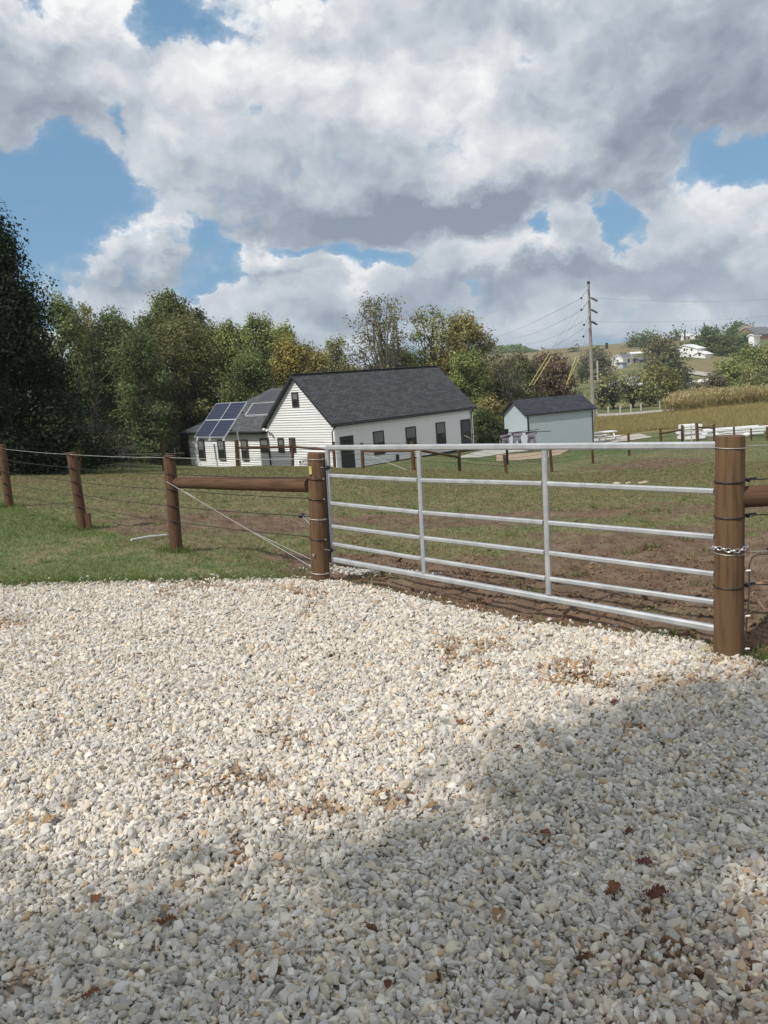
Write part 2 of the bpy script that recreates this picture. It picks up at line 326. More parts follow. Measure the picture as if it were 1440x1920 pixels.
# ------------------------------------------------------------------ gravel stones
ph = (1+5**.5)/2
ICO = np.array([(-1,ph,0),(1,ph,0),(-1,-ph,0),(1,-ph,0),(0,-1,ph),(0,1,ph),(0,-1,-ph),(0,1,-ph),(ph,0,-1),(ph,0,1),(-ph,0,-1),(-ph,0,1)])/math.sqrt(1+ph*ph)
ICF = np.array([(0,11,5),(0,5,1),(0,1,7),(0,7,10),(0,10,11),(1,5,9),(5,11,4),(11,10,2),(10,7,6),(7,1,8),(3,9,4),(3,4,2),(3,2,6),(3,6,8),(3,8,9),(4,9,5),(2,4,11),(6,2,10),(8,6,7),(9,8,1)])
def rotm(n):
    q = rng.normal(size=(n, 4)); q /= np.linalg.norm(q, axis=1)[:,None]; w, x, y, z = q.T
    return np.stack([1-2*(y*y+z*z),2*(x*y-z*w),2*(x*z+y*w),2*(x*y+z*w),1-2*(x*x+z*z),2*(y*z-x*w),2*(x*z-y*w),2*(y*z+x*w),1-2*(x*x+y*y)], -1).reshape(n,3,3)
def stones(name, x, y, rad, col, lift=.35, mat_=None):
    n = len(x); S = np.stack([rng.uniform(1.0,1.7,n), rng.uniform(.65,1.1,n), rng.uniform(.42,.8,n)], -1)*rad[:,None]
    V = ICO[None]*(1+rng.uniform(-.3,.3,(n,12,1)))*S[:,None]; V = np.einsum('nij,nkj->nki', rotm(n), V)
    V[...,0] += x[:,None]; V[...,1] += y[:,None]; V[...,2] += (Z(x, y)+rad*lift+rng.uniform(-.55,.6,n)*rad)[:,None]
    Fc = (ICF[None]+12*np.arange(n)[:,None,None]).reshape(-1, 3); C = np.repeat(col, 12, 0)
    return bigmesh(name, V.reshape(-1,3), Fc, 3, mat_ or M['stone'], C)
n = 580000
yy = 1.0+(rng.random(n)**.8)*7.6; xx = rng.uniform(-1, 1, n)*(.56*yy+1.5)
gd = gravel_d(xx, yy); keep = (gd > -.03)|((gd > -.25)&(rng.random(n) < .05)); keep &= ~((gd<.1)&(rng.random(n)<.25))
# thin spots where soil shows through
bare = fbm(xx*1.6, yy*1.6, 4, 41)+.35*fbm(xx*9, yy*9, 2, 42)
keep &= ~((bare > .9)&(rng.random(n) < .6))
keep &= rng.random(n) < .82
xx, yy, bare = xx[keep], yy[keep], bare[keep]; n = len(xx)
t = rng.random(n); col = np.array([.585,.55,.487])*(1+rng.normal(0,.15,(n,1)))
col[t < .16] *= (.9,.93,.98); col[(t > .22)&(t < .42)] *= (1.04,.98,.88); col[t > .965] *= (.85,.68,.5); col[(t > .93)&(t < .965)] *= .68
dirtm = sstep(.84,.95,bare)*(rng.random(n) < .5); col = col*(1-dirtm[:,None]*np.array([.32,.48,.6]))
big = (xx-1.1)**2/.5+(yy-2.0)**2/.12; bd = np.exp(-big)*(rng.random(n) < .5)*.7; col *= (1-bd[:,None]*np.array([.45,.6,.7]))
col = np.clip(col, .03, .82)
rad = np.exp(rng.normal(math.log(.0099), .33, n)); rad = np.clip(rad, .004, .023)
tag(stones('gravel', xx, yy, rad, col), 'crushed white limestone covering the drive', 'gravel', kind='stuff')
# a little spilled gravel behind the gate
g0 = gp(700, 1060, -.05); n = 900; xs = g0[0]+rng.normal(0,.28,n); ys = g0[1]+rng.normal(0,.12,n)-.5*(xs-g0[0])
tag(stones('spilled_gravel', xs, ys, rng.uniform(.006,.013,n), np.array([.56,.54,.5])*(1+rng.normal(0,.12,(n,1)))), 'thin spill of white gravel in the grass behind the gate', 'gravel', kind='stuff')
# clods of soil trodden onto gravel and churned ground by the gate
def clods(name, pts, label):
    X = []; Y = []; Rr = []
    for px_, py_, sp, k in pts:
        g = gp(px_, py_); X.append(g[0]+rng.normal(0, sp, k)); Y.append(g[1]+rng.normal(0, sp*.6, k)); Rr.append(rng.uniform(.005,.016,k)*(1+sp))
    X = np.concatenate(X); Y = np.concatenate(Y); Rr = np.concatenate(Rr)
    c = np.array([.13,.078,.045])*(1+rng.normal(0,.25,(len(X),1)))
    return tag(stones(name, X, Y, Rr, np.clip(c,.02,.5), .25), label, 'soil', kind='stuff')
mud = [(70,1330,.05,30),(270,1240,.05,25),(560,1250,.05,20),(640,1240,.05,25),(380,1115,.03,12),(690,1112,.06,25),(690,1172,.06,20),(600,1195,.05,16),(215,1322,.04,16),(530,1320,.03,12),(460,1245,.05,20),
 (1200,1775,.05,34),(1235,1790,.05,22),(1310,1800,.06,18),(1100,1800,.012,9),(815,1840,.014,9),(1350,1850,.06,18),(1250,1840,.05,12),(975,1400,.02,8),(1090,1282,.05,40),(850,1310,.05,25),(900,1285,.04,16),(45,1140,.03,12),(150,1155,.04,12),
 (285,1430,.02,10),(360,1540,.02,10),(310,1680,.02,12),(505,1830,.015,8),(695,1740,.01,6),(1030,1580,.02,8),(340,1200,.05,12),(480,1380,.03,8),(740,1130,.06,20),(1010,1200,.06,25),(760,1180,.05,16)]
clods('trodden_mud', mud, 'brown mud clods trodden onto the white gravel')

# ------------------------------------------------------------------ blades
def blades(name, x, y, h, w, col, lean=.5, label='', cat='grass'):
    n = len(x); a = rng.uniform(0, 2*math.pi, n); z = Z(x, y)-.004; lx = rng.normal(0, lean, n)*h; ly = rng.normal(0, lean, n)*h
    V = np.zeros((n,3,3)); V[:,0] = np.stack([x+np.cos(a)*w/2, y+np.sin(a)*w/2, z], -1); V[:,1] = np.stack([x-np.cos(a)*w/2, y-np.sin(a)*w/2, z], -1)
    V[:,2] = np.stack([x+lx, y+ly, z+h*rng.uniform(.6,1.1,n)], -1)
    return tag(bigmesh(name, V.reshape(-1,3), np.arange(3*n).reshape(-1,3), 3, M['grass'], np.repeat(col, 3, 0)), label, cat, kind='stuff')
def gcol(x, y, bright=1., green=(1,1,1), s=.2):
    return np.clip(ground_col(x, y)*bright*np.array(green)*(1+rng.normal(0, s, (len(x),1))), .01, .7)
n = 170000; yy = 5.5+rng.random(n)**.75*13; xx = -yy*rng.random(n)*.62+.6
k = (fence_d(xx, yy) < .15)&(gravel_d(xx, yy) < -.02); xx, yy = xx[k], yy[k]
blades('lawn_grass', xx, yy, .012+.022*rng.random(len(xx))+.001*yy, .0045+.0006*yy, gcol(xx, yy, 1.2, (1,1.02,.9), .3), .8, 'short green lawn grass left of the wooden fence')
n = 420000; yy = 4.3+rng.random(n)**1.25*30; xx = yy*rng.uniform(-.56, .56, n)+rng.normal(0,.2,n)
gcx = ground_col(xx, yy); grn = gcx[:,1]/gcx[:,0]
k = (fence_d(xx, yy) > .02)&(gravel_d(xx, yy) < -.01)&(rng.random(n) < np.where(grn > .88, .85, .16))
xx, yy = xx[k], yy[k]; c = gcol(xx, yy, 1.2, (1,1,.95), .25); dr = rng.random(len(xx)) < .28; c[dr] = np.array([.30,.235,.13])*(1+rng.normal(0,.2,(dr.sum(),1)))
blades('paddock_grass', xx, yy, .012+.018*rng.random(len(xx))+.0012*yy, .004+.0009*yy, np.clip(c,.02,.6), .9, 'worn patchy grass and straw inside the paddock')
# straw-ish weeds at the gravel edge and clover leaves near it
n = 22000; xx = rng.uniform(-6, 3.2, n); yy = edgey(xx)+rng.normal(.05,.11,n); yel = rng.random(n) < .35
k = (xx < -1.0)|(rng.random(n) < np.where(xx > 1.6, .5, .14)); xx, yy, yel = xx[k], yy[k], yel[k]
c = np.where(yel[:,None], np.array([.27,.22,.11]), np.array([.10,.17,.045]))*(1+rng.normal(0,.22,(len(xx),1)))
blades('edge_grass', xx, yy, .02+.045*rng.random(len(xx)), .008+0*xx, np.clip(c,.02,.5), .6, 'ragged grass fringe along the gravel edge')
# churned clods behind the gate
n = 10000; s_ = rng.random(n); xx = -.6+2.9*s_*1.25; yy = np.interp(xx, fl[:,0], fl[:,1])+.1+rng.random(n)**1.3*4.5
k = (gravel_d(xx,yy) < 0)&(fbm(xx*2.2, yy*2.2, 3, 77) > .42); xx, yy = xx[k], yy[k]
gcx = ground_col(xx, yy)*(1+rng.normal(0,.2,(len(xx),1)))
tag(stones('soil_clods', xx, yy, np.exp(rng.normal(math.log(.010),.4,len(xx))), np.clip(gcx*np.array([.95,.9,.9]),.02,.4), .1), 'brown soil clods churned up behind the gate', 'soil', kind='stuff')
# taller tufts round the post feet and here and there
tx, ty = [], []
for cx, cy, k_, sp in ((-2.55,9.6,260,.12),(-4.55,12.,260,.14),(-7.,15.,240,.16),(1.75,4.35,60,.05),(2.1,4.3,160,.10)): tx.append(rng.normal(cx,sp,k_)); ty.append(rng.normal(cy,sp,k_))
for _ in range(90): cy = rng.uniform(6,20); cx = cy*rng.uniform(-.5,.45); k_ = 24; tx.append(rng.normal(cx,.05,k_)); ty.append(rng.normal(cy,.05,k_))
tx = np.concatenate(tx); ty = np.concatenate(ty); k = gravel_d(tx,ty) < .05; tx, ty = tx[k], ty[k]
blades('grass_tufts', tx, ty, .05+.06*rng.random(len(tx)), .006+.0006*ty, np.clip(np.array([.13,.18,.055])*(1+rng.normal(0,.3,(len(tx),1))),.02,.5), .6, 'taller grass tufts round the post feet and in the pasture')

def lerp(a, b, t): return np.asarray(a)*(1-t)+np.asarray(b)*t
def sagline(a, b, sag, n=7): return [lerp(a, b, t)+np.array([0,0,-4*sag*t*(1-t)]) for t in np.linspace(0,1,n)]
def post_mb(b, t, r, n=20, wob=0):
    b = np.array(b); t = np.array(t); mb = MB(); d = t-b
    pts = [b-d*.12, b+d*.0, b+d*.3, b+d*.6, b+d*.985, t]; return mb.tube(pts, [r*1.03, r*1.03, r*1.01, r*.99, r*.98, r*.93], n)
# ---- near fence, left of the gate
PD = {'p0': 18.6, 'p1': 15., 'p2': 12., 'p3': 9.6, 'p4': 7.2}
def seat(b, tpx, D):   # post base on the ground under its sight line, top at the sight line
    T = at(*tpx, D); B = at(*b, D); B[2] = min(B[2], zf(B[0], B[1])+.0); return B, T
P4 = seat((601.5,1088),(593,849),7.2); P3 = seat((331,1032),(317,854),9.6); P2 = seat((156,993),(134,848),12.); P1 = seat((18,950),(3,833),15.)
B0 = np.array([-9.9,18.6,0]); B0[2] = zf(B0[0],B0[1]); P0 = (B0, B0+[0,0,1.2])
PR = seat((1366,1221),(1369,817),4.42)
RR_ = np.array([4.15,4.1,0]); RR_[2] = zf(4.15,4.1); PR2 = (RR_, RR_+[.0,0,1.2])
fe = thing('wire_fence', P3[0], 'brown round-post wire fence with a horizontal brace rail left of the gate', 'fence')
for (b, t), r in ((P0,.072),(P1,.074),(P2,.075),(P3,.073),(P4,.083)):
    p = post_mb(b, t, r).build('fence_post', M['post' if r > .08 else 'redpost'], fe, True)
ra = at(331,905,9.6); rb = at(583,909,7.25)
MB().tube([ra, lerp(ra,rb,.33), lerp(ra,rb,.66), rb], [.066,.069,.071,.072], 16).build('brace_rail', M['redpost'], fe, True)
rows = [((10,842),(130,852),(318,858),(593,860)), ((8,862),(134,877),(320,889),(594,896)), ((6,884),(139,903),(322,918),(596,935)), ((8,906),(144,927),(324,949),(566,967)), ((12,926),(148,950),(327,978),(598,1008))]
allpts = []
for k, row in enumerate(rows):
    q = [at(x, y, D-.08) for (x, y), D in zip(row, (15.,12.,9.6,7.2 if k != 3 else 7.45))]
    f_ = np.array([P0[1][0], P0[1][1]-.08, q[0][2]+.0]); q = [f_]+q; allpts.append(q)
    pts = []
    for a, b in zip(q[:-1], q[1:]): pts += sagline(a, b, .012, 5)[:-1]
    pts.append(q[-1]); MB().tube(pts, .0042 if k else .0032, 5).build('fence_wire', M['wire' if k else 'pale_wire'], fe)
    for p in q[1:-1]:       # black tube insulators slanting across the posts
        r_ = .075; MB().tube([p+[-r_*.9,.0,.03], p+[0,-.02,0], p+[r_*.9,.01,-.05]], .0055, 5).build('insulator', M['black'], fe)
def ring(c, r, wr, m, tilt=0, parent=fe, nm_='wire_wrap', zsl=0.):
    pts = [np.array(c)+[r*math.cos(a), r*math.sin(a), zsl*math.cos(a)] for a in np.linspace(0, 2*math.pi, 25)]
    return MB().tube(pts, wr, 5, False).build(nm_, m, parent)
def onpost(P, x, y, D): # centre of the post at the height seen at row y
    h = at(x, y, D)[2]; t = (h-P[0][2])/(P[1][2]-P[0][2]); return lerp(P[0], P[1], t)
for y, m, w in ((860,'pale_wire',.003),(897,'wire',.006),(935,'wire',.006),(972,'pale_wire',.0035),(1010,'wire',.006),(1073,'pale_wire',.004)):
    c = onpost(P4, 597, y, 7.2); ring(c, .0875, w, M[m], zsl=-.008)
    MB().ball(c+[.06,-.07,0], .010, n=6).build('staple', M['chrome'], fe)
tw = at(566,967,7.45); MB().ball(tw, .03, 1.2,.7,.8, 8, .3).build('tensioner', M['black'], fe); MB().tube([tw, at(583,985,7.25)], .003, 5).build('fence_wire', M['pale_wire'], fe)
MB().tube([tw+[-.02,0,0], tw+[.1,-.04,.0]], .008, 6).build('tensioner', M['black'], fe)
b1 = at(312,903,9.53); b2 = at(598,1071,7.12); b3 = at(590,1052,7.13); mid = lerp(b1,b2,.62)
MB().tube([b1, lerp(b1,b2,.31), mid, lerp(mid,b2,.5), b2], .0032, 6).build('brace_wire', M['pale_wire'], fe)
MB().tube([mid, lerp(mid,b3,.5), b3], .0028, 5).build('brace_wire', M['pale_wire'], fe)
MB().tube([at(340,917,9.45), at(372,938,9.2)], .0045, 5).build('brace_wire', M['pale_wire'], fe)
MB().box(-.022,.022,-.012,.012,-.045,.045)
hb = at(582,882,7.13); MB().frame_box(hb,(1,0,0),(0,1,0),(0,0,1),-.012,.012,-.01,.02,-.035,.035).build('hinge_plate', M['yellow'], fe)
MB().ball(at(588,1041,7.12), .016, n=6).build('bolt', M['chrome'], fe)
MB().frame_box(at(165,975,11.98),(1,0,0),(0,1,0),(0,0,1),-.05,.03,-.02,.05,-.14,.1).build('cleat_block', M['redpost'], fe)

# ---- right fence with the large gate post
fr = thing('wire_fence', PR[0], 'large brown gate post with the wire fence and rail running off its right side', 'fence')
post_mb(PR[0], PR[1], .079, 28).build('gate_post', M['post'], fr, True)
post_mb(PR2[0], PR2[1], .075, 20).build('fence_post', M['post'], fr, True)
q0 = at(1385,932,4.42); q1 = np.array([PR2[0][0], PR2[0][1], q0[2]+.005]); MB().tube([q0, lerp(q0,q1,.5), q1], [.06,.063,.066], 18).build('brace_rail', M['redpost'], fr, True)
for y, m, w in ((839,'pale_wire',.0022),(902,'wire',.0048),(968,'wire',.0048),(1036,'pale_wire',.0022),(1098,'wire',.0048)):
    c = onpost(PR, 1366, y, 4.42); ring(c, .0815, w, M[m], parent=fr, zsl=0 if m == 'wire' else -.004)
    e_ = np.array([PR2[0][0], PR2[0][1]-.08, c[2]]); s0 = c+[.078,-.02,.004]
    MB().tube(sagline(s0, e_, .006, 6), w*.8, 5).build('fence_wire', M['wire' if m == 'wire' else 'pale_wire'], fr)
    if m == 'wire':
        MB().tube([s0, s0+[.06,0,.004]], .008, 6).ball(s0+[.012,-.01,-.004], .012, n=6, jit=.4).build('wire_clamp', M['black'], fr)
    else:
        MB().tube([s0+[.125,0,0], s0+[.135,0,0], s0+[.19,0,0], s0+[.2,0,0]], [.007,.015,.015,.007], 8).build('tensioner', M['black'], fr)
c = onpost(PR, 1366, 1040, 4.42); cb = PR[0]
pts = [c+[.26,-.05,.0], c+[.14,-.05,.002], c+[.105,-.05,-.015], c+[.092,-.045,-.06]]+[lerp(c, cb, t)+[.087+.01*math.sin(t*5),-.04,0] for t in (.3,.5,.7,.85)]+[cb+[.1,-.05,.02], cb+[.14,-.07,-.01]]
MB().tube(pts, .0045, 7).build('ground_cable', M['bark'], fr, True)
for t in (.15,.6,.93): k_ = lerp(c, cb, t)+[.086,-.048,0]; MB().tube([k_+[-.012,0,0], k_+[.012,0,0]], .006, 6).build('cable_clip', M['white'], fr)
# ---- the gate
GL, GR = 7.02, 4.52
def gpt(x, y):   # a point of the gate's upright plane along a sight line
    A_ = at(612, 900, GL)[:2]; B_ = at(1345, 900, GR)[:2]; r = ray(x, y); d = B_-A_
    # solve A + s d = t r.xy
    Mx = np.array([[d[0], -r[0]],[d[1], -r[1]]]); s_, t_ = np.linalg.solve(Mx, -A_); return np.array([0,0,H])+r*t_
gate = thing('farm_gate', gpt(619,1050), 'galvanized steel tube gate with six rails hung between two brown posts', 'gate')
L_ = [839.5,891.5,943.5,986.5,1019.5,1048.5]; M1 = [839.5,900.5,961,1008.5,1048.5,1081]; M2 = [837,907,980,1036.5,1085,1119.5]; R_ = [835,921.5,1007.5,1077.5,1130.5,1179.5]
xl = [614,615.5,617.5,619.5,621,622]; xm = [785,787,790,792.5,794.5,796]; xn = [1021,1022,1024,1026,1028,1029.5]
for k in range(6):
    w = .043 if k in (0,5) else .032
    seg = [gpt(xl[k], L_[k]), gpt(xm[k], M1[k]), gpt(xn[k], M2[k]), gpt(1346, R_[k])]
    if k in (0,5):
        mb = MB(); mb.beam(seg[0], seg[3], .04, w); mb.build('rail', M['galv'], gate)
    else:
        mb = MB(); d = seg[3]-seg[0]; d /= np.linalg.norm(d)
        for a, b in zip(seg[:-1], seg[1:]): mb.beam(a+d*.021, b-d*.021, .03, w)
        mb.build('rail', M['galv'], gate)
for (x0, y0), (x1, y1), w in (((613.5,840),(622.5,1049),.045), ((785,842),(796,1079),.040), ((1021,841),(1029.5,1117),.040), ((1349,837),(1349,1181),.046)):
    a, b = gpt(x0, y0), gpt(x1, y1); up = np.array([0,0,1.]); d_ = gpt(1346,835)-gpt(614,839); d_[2] = 0
    MB().beam(a+(0,0,-.012), b+(0,0,.012), w*.8, w, up=d_/np.linalg.norm(d_)).build('upright', M['galv'], gate)
a, b = gpt(611.5,860)+[-.015,-.04,0], gpt(623.5,1052)+[-.015,-.04,0]
MB().tube([a, b], .009, 8).build('hinge_rod', M['black'], gate)
for t, (x, y) in ((0,(616,876)),(1,(622,1030))):
    hp = gpt(x, y); MB().tube([hp+[-.07,.0,0], hp+[.035,-.03,0]], .009, 6).ball(hp+[-.01,-.04,0], .02, 1.2,1,1, 8, .3).build('hinge', M['black'], gate)
# ---- chain
def link(c, d, flip, L=.03, w=.011, wr=.0032):
    d = np.asarray(d)/np.linalg.norm(d); u = np.array([0,0,1.]) if flip else np.cross(d,(0,0,1.)); return MB().tube([np.asarray(c)+d*L/2*math.cos(a)+u*w*math.sin(a) for a in np.linspace(0,2*math.pi,13)], wr, 5, False)
c = onpost(PR, 1366, 1025, 4.42); mb = MB(); k = 0
for a in np.arange(-math.pi-.25, .35, .27):
    p = c+[.089*math.cos(a), .089*math.sin(a), -.006*math.sin(3*a)]; lm = link(p, (-math.sin(a), math.cos(a), 0), k % 2); b0 = len(mb.v); mb.v += lm.v; mb.f += [tuple(i+b0 for i in f) for f in lm.f]; mb.uv += lm.uv; k += 1
tag(mb.build('chain', M['chrome'], None, True), 'short zinc chain looped round the large brown gate post', 'chain')

# ---- far fence round the paddock
fp = thing('paddock_fence', at(681,881,35), 'far wire fence of thin brown posts and brace rails between paddock and houses', 'fence')
FPX = [('c',(-60,824),(-58,897),27,.055),('a',(149,831),(150.5,891),29,.06),('a',(306,827),(308,884),33,.07),('b',(443,825),(446,876),35,.085),('b',(548,823),(549,876),36,.07),('b',(625,828),(628,880),36,.07),('b',(678,830),(681,881),35,.075),
 ('b',(772,828),(776,883),33,.08),('b',(860,838),(862,885),35,.075),('b',(945,853),(949.5,887),36,.07),('b',(1031,838),(1035,886),38,.07),('b',(1110,836),(1112,870),40,.065),('b',(1178,812),(1180,854),42,.065),
 ('b',(1238,803),(1240,843),45,.07),('b',(1279,797),(1280,834),47,.085),('b',(1306,793),(1308,830),48.5,.10),('b',(1338.5,795),(1339.5,829),49,.08),('b',(1376,800),(1377,830),50,.06),('b',(1408,803),(1409,831),51,.055),('b',(1438,800),(1439.5,829),51,.07),('b',(1480,801),(1481,829),52,.07)]
FPP = []
for s_, t, b, D, r in FPX:
    B, T = at(*b, D), at(*t, D); B[2] = min(B[2], zf(B[0],B[1])); FPP.append((B, T)); mb = MB(); mb.tube([B-[0,0,.2], B, lerp(B,T,.5), T], [r*1.02,r,r,r*.95], 12); mb.build('fence_post', M['redpost'], fp, True)
def frail(i, ya, j, yb, Da, Db, xa, xb, r=.05):
    MB().tube([at(xa,ya,Da-.02), at(xb,yb,Db-.02)], r, 10).build('brace_rail', M['redpost'], fp, True)
frail(3,840,4,838,35,36,447,547); frail(4,838,5,843,36,36,550,612,.05); frail(6,846,7,845.5,35,33,680,770); frail(7,843,8,857,33,35,778,860,.055)
frail(13,813,14,806,45,47,1240,1278,.05); frail(15,801,16,803,48.5,49,1308,1338,.05)
MB().tube([at(612,843,36), at(628,846,36)], .05, 8).build('brace_rail', M['redpost'], fp)
for fr_ in (.97,.78,.58,.38):
    pts = []
    for i in range(len(FPP)-1):
        if i in (14,): 
            if len(pts) > 1: MB().tube(pts, .006, 4).build('fence_wire', M['wire'], fp)
            pts = []; continue
        a = lerp(*FPP[i], fr_); b = lerp(*FPP[i+1], fr_); a[1] -= .07; b[1] -= .07; pts += sagline(a, b, .01, 3)[:-1] if i < len(FPP)-2 else sagline(a, b, .01, 3)
    MB().tube(pts, .006, 4).build('fence_wire', M['wire' if fr_ < .9 else 'pale_wire'], fp)
MB().tube([at(688,852,35), at(772,885,33)], .012, 5).build('brace_wire', M['pale_wire'], fp)
# small wire gate in the far fence
sg = thing('wire_gate', at(1293,829,47.8), 'small wire gate among the far fence posts in front of the white boards', 'gate')
for (x0,y0),(x1,y1) in (((1283,800),(1283,829)),((1296,797),(1296.5,828))): MB().tube([at(x0,y0,47.5), at(x1,y1,47.5)], .035, 6).build('upright', M['pale_wire'], sg)
for k in range(4): MB().tube([at(1282,802+k*8,47.5), at(1305,799+k*8,48)], .018, 5).build('rail', M['pale_wire'], sg)
# wires and pipe over the grass left of the far fence
nf = thing('wire_fence', at(230,866,52), 'low pale wire and stakes in the shade under the dark woods', 'fence')
for x, y0, y1, D in ((230,847,866,50),(327,840,852,58),(27,858,886,38)): MB().tube([at(x,y0,D), at(x+1,y1,D)], .04, 6).build('stake', M['palepost'], nf)
for y in (0,1): MB().tube([at(27,862+y*12,38), at(150,874,43), at(230,852+y*10,50), at(345,850-y*2,58)], .015, 5).build('fence_wire', M['pale_wire'], nf)
MB_pipe = MB(); a = at(245,1003,10.6); b = at(310,991,11.2); a[2] = zf(a[0],a[1])+.03; b[2] = zf(b[0],b[1])+.03
MB_pipe.tube([a, lerp(a,b,.5)+[0,0,.01], b], [.016,.018,.016], 10); tag(MB_pipe.build('pipe', M['pvc'], None, True), 'white pipe lying in the grass behind the second fence post', 'pipe')
for i, (x, y, r) in enumerate(((1156,904,.11),(1178,902,.085),(1201,900,.07),(1209,899.5,.1))):
    g = at(x, y, 24.5); g[2] = zf(g[0], g[1]); tag(MB().ball(g+[0,0,r*.3], r*.8, 1.5,1.1,.7, 8, .3).build('rock', M['rock'], None), 'pale rock, %s of four in a row on the paddock grass' % ('leftmost','second from left','third from left','rightmost')[i], 'rock', 'pale rocks in the paddock')
for (x, y, r, m, lb) in ((1325,1236,.045,'rock','flat tan rock on the gravel just left of the large gate post foot'), (1362,1225,.022,'orange','orange lump of clay at the foot of the large gate post'), (925,1425-40,.03,'rock','pale flat stone in the middle of the gravel'),(1348,1262,.018,'orange','small orange chip on the gravel below the large gate post')):
    g = gp(x, y); g[2] = zf(g[0], g[1])+.012; tag(MB().ball(g, r, 1.3,.8,.35, 10, .35).build('rock', M[m], None), lb, 'rock')
g = gp(1327,1495); tag(MB().ball(g+[0,0,.02], .009, 1.3,.8,.6, 6, .4).build('plastic_scrap', M['blue'], None), 'tiny blue plastic scrap on the shaded gravel at right', 'scrap')
# dead leaves
def leaf_obj(x, y, s, rot, kind, lb):
    s = s*.8; g = gp(x, y, .03); z0 = zf(g[0], g[1])+.026; mb = MB(); n = 9 if kind == 'lobed' else 8
    prof = []
    for i in range(2*n+1):
        t = i/(2*n); w = math.sin(math.pi*min(1, t*1.02))**.7*.33
        if kind == 'lobed': w *= (1.1 if i % 3 == 1 else .72)
        prof.append((t-.5, w))
    cr = [(math.cos(rot), math.sin(rot)), (-math.sin(rot), math.cos(rot))]
    def P(u, v, zz): return (g[0]+s*(u*cr[0][0]+v*cr[1][0]), g[1]+s*(u*cr[0][1]+v*cr[1][1]), z0+s*zz)
    for i in range(2*n):
        (u0, w0), (u1, w1) = prof[i], prof[i+1]; c0 = .10*math.sin(u0*7+rot); c1 = .10*math.sin(u1*7+rot)
        for sd in (-1, 1):
            q = [P(u0,0,c0+.02), P(u1,0,c1+.02), P(u1,sd*w1,c1+.12+.1*math.sin(i*2.1)), P(u0,sd*w0,c0+.12+.1*math.sin((i-1)*2.1))]; mb.face(q if sd > 0 else q[::-1])
    mb.tube([P(-.5,0,.05), P(-.72,.05,.08)], s*.015, 4)
    return tag(mb.build('dead_leaf', M['dead2' if 'tan' in lb or 'pale' in lb else 'dead3' if 'dark' in lb or 'maroon' in lb else 'dead'], None), lb, 'leaf', 'dead leaves on the gravel')
LV = [(1150,1665,.085,.6,'lobed','rust brown curled leaf on sunlit gravel at lower right'),(1208,1618,.075,2.6,'oak','dark red leaf just above the rust brown curled leaf'),(1232,1676,.10,.1,'oak','long dark brown leaf right of the rust brown curled leaf'),
 (935,1712,.085,1.2,'lobed','tan lobed leaf low in the shaded gravel'),(312,1723,.085,.1,'lobed','orange brown leaf lying flat at lower left gravel'),(180,1682,.07,1.6,'oak','upright brown leaf left of the flat orange brown leaf'),
 (172,1858,.06,.4,'oak','bright orange brown leaf near the bottom left of the gravel'),(92,1538,.10,1.0,'lobed','large tan leaf on sunlit gravel far left'),(55,1535,.055,2.2,'oak','small tan leaf beside the large tan leaf far left'),
 (862,1357,.07,1.7,'oak','upright red brown leaf on bright gravel below the gate'),(1152,1327,.06,.3,'oak','dark red leaf at the upper edge of the tree shade'),(908,1574,.05,.2,'lobed','small orange leaf in the middle of the shaded gravel'),
 (1022,1561,.06,2.4,'oak','thin orange leaf tilted right of the small orange leaf'),(810,1508,.07,.4,'lobed','pale brown leaf on shaded gravel left of the middle'),(342,1530,.05,.2,'oak','small reddish leaf on gravel left of centre'),
 (970,1405,.05,.1,'oak','dark brown leaf at the shade edge near the middle'),(440,1765,.05,.3,'oak','tan leaf near the bottom left centre of the gravel'),(727,1838,.045,1.5,'oak','dark curled leaf at the bottom centre of the gravel'),
 (310,1700,.06,1.3,'oak','crumpled tan leaf just above the flat orange brown leaf'),(1180,1560,.045,.5,'oak','tiny maroon leaf on the gravel right of the shade')]
for a in LV: leaf_obj(*a)

# ------------------------------------------------------------------ buildings
UP = np.array([0,0,1.])
class Frm:
    """building frame: C = near right corner at eave level, e = long axis, g = gable axis (to the left)"""
    def __init__(s, az, C, hh): s.e = np.array([math.sin(az), math.cos(az), 0]); s.g = np.array([-math.cos(az), math.sin(az), 0]); s.C = np.array(C, float); s.h = hh
    def P(s, u, v, z): return s.C+s.e*u+s.g*v+UP*z
def clap(mb, P0, U, Nn, L, z0, z1, lim=None, ex=.15, lip=.055):
    """clapboard courses on an upright wall: P0 origin, U along, N outward"""
    z = z0
    while z < z1-1e-3:
        zt = min(z+ex, z1); a0, a1 = lim(z) if lim else (0, L); b0, b1 = lim(zt) if lim else (0, L)
        if a1-a0 < .03: break
        q = [P0+U*a0+UP*z+Nn*lip, P0+U*a1+UP*z+Nn*lip, P0+U*b1+UP*zt+Nn*.003, P0+U*b0+UP*zt+Nn*.003]
        mb.face(q); mb.face([P0+U*a0+UP*z, P0+U*a1+UP*z, P0+U*a1+UP*z+Nn*lip, P0+U*a0+UP*z+Nn*lip]); z = zt
    return mb
